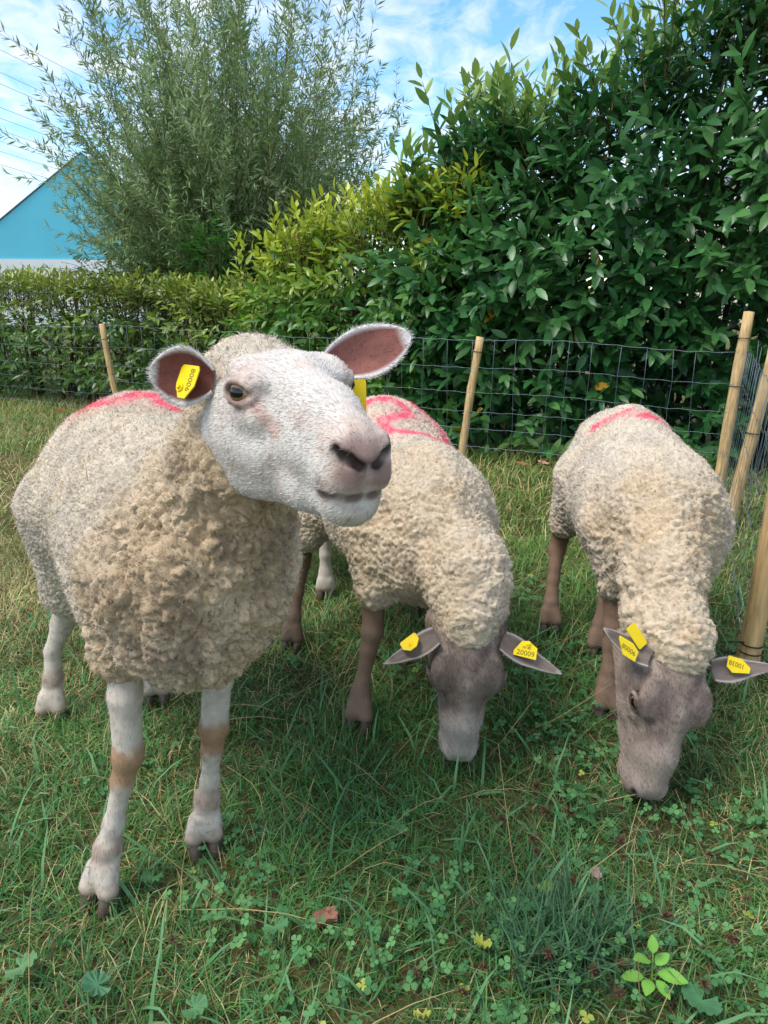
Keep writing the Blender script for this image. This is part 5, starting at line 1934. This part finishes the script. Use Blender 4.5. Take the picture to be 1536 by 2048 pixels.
def sprig():
    """new bramble shoot with toothed bright leaves"""
    b = ground_at(0.425, 0.875)
    root = empty('seedling', tuple(b), 'bright green seedling with toothed leaves in the right foreground', 'plant')
    g = np.random.default_rng(3)
    col = lin(132, 186, 80)
    St = Soup()
    add_tube(St, [(0, 0, -0.01), (0.002, 0.003, 0.04), (0.0, 0.008, 0.085)], [0.0018, 0.0016, 0.001], lin(140, 170, 80), 5)
    for (az, el, L, z) in ((200, 35, 0.034, 0.083), (80, 55, 0.026, 0.085), (-12, 5, 0.046, 0.058), (-60, -8, 0.030, 0.056), (170, 0, 0.036, 0.048), (-120, 15, 0.032, 0.052), (30, 25, 0.03, 0.066)):
        n = 17
        t = np.linspace(0, 1, n)
        w = 0.34 * np.sin(t * math.pi) ** 0.75 * (1.1 - 0.35 * t) * (1 + 0.14 * ((np.arange(n) % 2) - 0.5))
        V = np.concatenate([np.stack([t, -w, 0.10 * w * 2 - 0.22 * t * t], 1), np.stack([t, 0 * t, -0.22 * t * t], 1), np.stack([t, w, 0.10 * w * 2 - 0.22 * t * t], 1)]) * L
        Q = np.array([(i, i + 1, n + i + 1, n + i) for i in range(n - 1)] + [(n + i, n + i + 1, 2 * n + i + 1, 2 * n + i) for i in range(n - 1)])
        M = rot(R(az), -R(el))
        d = M @ np.array([1, 0, 0])
        p = np.array([0.0, 0.006, z]) + d * 0.010
        C = np.tile(col * (0.8 + 0.35 * g.random()), (len(V), 1)); C[n:2 * n] *= 1.12
        S = Soup(); S.add(V @ M.T + p, Q, C)
        S.build('leaf', M_MATT, root)
        add_tube(St, [(0, 0.006, z - 0.004), p], [0.001, 0.0008], col, 4)
    St.build('stem', M_MATT, root)


sprig()


def dead_leaf(x, y, L, W, yaw, col, label, curl=0.5, h=0.03):
    b = ground_at(x, y); b[2] += h
    nu, nv = 13, 7
    U, Vv = np.meshgrid(np.linspace(0, 1, nu), np.linspace(-1, 1, nv), indexing='ij')
    w = W * np.sin(math.pi * np.clip(U * 0.94 + 0.03, 0, 1)) ** 0.8
    X = L * (U - 0.5); Y = w * Vv; Z = curl * (np.abs(Y) ** 1.3) * 2.0 + 0.25 * curl * L * (U - 0.5) ** 2 * 4 + 0.0025 * np.sin(U * 17 + Vv * 4)
    V = np.stack([X, Y, Z], -1).reshape(-1, 3) @ rot(yaw, 0.2, 0.25).T
    i = np.arange(nu - 1)[:, None] * nv; j = np.arange(nv - 1)[None]
    Q = np.stack([i + j, i + nv + j, i + nv + j + 1, i + j + 1], -1).reshape(-1, 4)
    C = np.tile(col, (len(V), 1)) * (0.75 + 0.5 * vnoise(V + 5, 0.012, 3))[:, None]
    o = mesh_obj('fallen_leaf', V, Q, M_BARK, None, C)
    o.location = b
    tag(o, label, 'leaf', 'dead leaves on the grass')


dead_leaf(0.399, 1.105, 0.036, 0.012, 1.1, lin(168, 140, 126), 'curled pinkish-brown dead leaf in the right foreground', 0.9, 0.035)
dead_leaf(0.86, 4.42, 0.085, 0.02, 0.2, lin(176, 112, 82), 'reddish dead leaf on the grass left of the cut twigs', 0.4, 0.04)
dead_leaf(1.00, 4.44, 0.075, 0.02, -0.4, lin(196, 138, 118), 'pinkish dead leaf on the grass before the cut laurel twigs', 0.4, 0.04)
dead_leaf(-2.83, 6.35, 0.10, 0.03, 0.4, lin(150, 92, 60), 'brown dead leaf by the fence at far left', 0.4, 0.05)


def chip():
    b = ground_at(-0.106, 1.036)
    g = np.random.default_rng(5)
    bm = bmesh.new()
    bmesh.ops.create_cube(bm, size=1.0)
    bmesh.ops.subdivide_edges(bm, edges=bm.edges[:], cuts=4, use_grid_fill=True)
    for v in bm.verts:
        c = v.co
        c.x *= 0.046 * (1 - 0.35 * abs(c.y)); c.y *= 0.026; c.z *= 0.014
        n = g.normal(size=3) * 0.0013
        c.x += n[0]; c.y += n[1] + 0.004 * math.sin(c.x * 90); c.z += n[2] * 1.4
    me = bpy.data.meshes.new('wood_chip')
    bm.to_mesh(me); bm.free()
    me.materials.append(mat_plain('reddish_wood', lin(150, 104, 84), rough=0.9, vary=0.35, nscale=70, bump=0.6, bscale=120))
    o = link('wood_chip', me)
    o.location = (b[0], b[1], b[2] + 0.018); o.rotation_euler = (0.1, 0.05, 0.15)
    tag(o, 'small reddish-brown wood chip lying in the foreground grass', 'wood chip')


chip()


def clover_heads():
    g = np.random.default_rng(51)
    V, F = [], []
    for i in range(34):
        d = unit(g.normal(size=3) + np.array([0, 0, 0.2]))
        s = unit(np.cross(d, g.normal(size=3))) * 0.0013
        k = len(V)
        L = 0.0075 + 0.003 * g.random()
        V += [d * 0.002 - s, d * 0.002 + s, d * L + s * 0.5 + np.array([0, 0, -0.002]), d * L * 1.12 - s * 0.2]
        F.append((k, k + 1, k + 2, k + 3))
    k0 = len(V)
    t = np.linspace(0, 1, 4)
    sv, sq, st = tube(np.stack([0.004 * np.sin(t * 2), 0 * t, -0.04 * t], 1), [0.0008, 0.0008, 0.0009, 0.001], 4, False)
    V = np.concatenate([np.array(V), sv])
    F = np.concatenate([np.array(F), sq + k0])
    C = np.tile(lin(104, 74, 58), (len(V), 1)) * (0.7 + 0.6 * np.repeat(g.random(len(V)), 1))[:, None]
    proto = mesh_obj('dried_clover_head', V, F, M_BARK, None, C, False)
    me = proto.data
    bpy.data.objects.remove(proto)
    pts = [(0.44, 1.42), (0.395, 1.30), (0.345, 1.30), (0.50, 1.31), (0.30, 1.22), (0.52, 1.16), (0.55, 1.22), (0.265, 1.13), (0.45, 1.10), (0.35, 1.06), (0.405, 1.02), (0.20, 1.19), (0.165, 0.955), (0.24, 0.93), (0.30, 0.94),
           (0.36, 0.955), (0.44, 0.965), (0.49, 0.99), (0.27, 0.895), (0.335, 0.90), (0.02, 0.885), (0.06, 0.94), (-0.06, 0.92), (0.53, 0.93), (0.40, 0.90), (0.565, 1.08), (0.48, 1.22), (0.36, 1.17), (-0.47, 0.985), (0.33, 1.37), (0.245, 1.29), (0.57, 1.5), (0.60, 1.36)]
    for i, (x, y) in enumerate(pts):
        b = ground_at(x + 0.10 * (y < 1.2) + g.normal() * 0.006, y - 0.03 + g.normal() * 0.006)
        o = link('dried_clover_head', me)
        o.location = (b[0], b[1], b[2] + 0.034 + 0.02 * g.random())
        o.rotation_euler = (g.normal() * 0.3, g.normal() * 0.3, g.random() * 6)
        s = 0.8 + 0.6 * g.random()
        o.scale = (s, s, s)
        tag(o, 'dried brown clover head in the foreground grass', 'flower head', 'dried clover heads in the foreground grass')


clover_heads()


def cut_twigs():
    g = np.random.default_rng(61)
    tv, tf = leaf_tpl(0.34, 0.08)
    for i, (x, y, az, n) in enumerate(((0.62, 4.62, 10, 9), (0.85, 4.58, 20, 10), (1.00, 4.54, -25, 10), (1.16, 4.50, 160, 9), (0.90, 4.70, 60, 9))):
        b = ground_at(x, y)
        root = empty('cut_twig', tuple(b), ('leftmost', 'second from left', 'third from left', 'rightmost', 'rearmost')[i] + ' of the pale green laurel twigs cut and lying at the hedge foot', 'twig', 'cut laurel twigs at the foot of the hedge')
        d = np.array([[math.cos(R(az)), math.sin(R(az)), 0.35]])
        M, P, T, S = shoot_leaves(np.array([[0, 0, 0.05]]), d, np.array([0.26]), n, 0.125, 0.9, 0.1, 70 + i)
        for k in range(len(P)):
            c = np.tile(lin(140, 170, 96) * (0.75 + 0.5 * g.random()), (len(tv), 1))
            V = tv @ M[k].T + P[k]
            V[:, 2] = np.maximum(V[:, 2], 0.01)
            mesh_obj('leaf', V, tf, M_LEAF, root, c, False)
        S_ = Soup(); add_tube(S_, [(0, 0, 0.03), np.array([0, 0, 0.05]) + unit(d[0]) * 0.25], [0.004, 0.002], lin(110, 104, 62), 5)
        S_.build('stem', M_BARK, root)


cut_twigs()
# bare dark soil round the foot of the nearest stake
a = np.linspace(0, 2 * math.pi, 40, endpoint=False)
gs = np.random.default_rng(71)
ctr = np.array([1.03, 1.98])
rr = np.stack([0.16 * np.cos(a) * (1 + 0.18 * gs.normal(size=40)), 0.10 * np.sin(a) * (1 + 0.18 * gs.normal(size=40))], 1)
V = [(ctr[0], ctr[1], 0.022)]
for f, z in ((0.35, 0.020), (0.7, 0.014), (1.0, -0.004)):
    for q in rr:
        V.append((ctr[0] + q[0] * f, ctr[1] + q[1] * f, z + gs.normal() * 0.004))
F3 = np.array([(0, 1 + i, 1 + (i + 1) % 40) for i in range(40)])
F4 = np.array([(1 + r * 40 + i, 1 + (r + 1) * 40 + i, 1 + (r + 1) * 40 + (i + 1) % 40, 1 + r * 40 + (i + 1) % 40) for r in (0, 1) for i in range(40)])
tag(mesh_obj('bare_soil', np.array(V), [F4, F3], mat_plain('dark_soil', lin(58, 46, 36), rough=0.95, vary=0.4, nscale=60, bump=0.9, bscale=120)), 'dark bare soil round the nearest stake', None, None, 'structure')
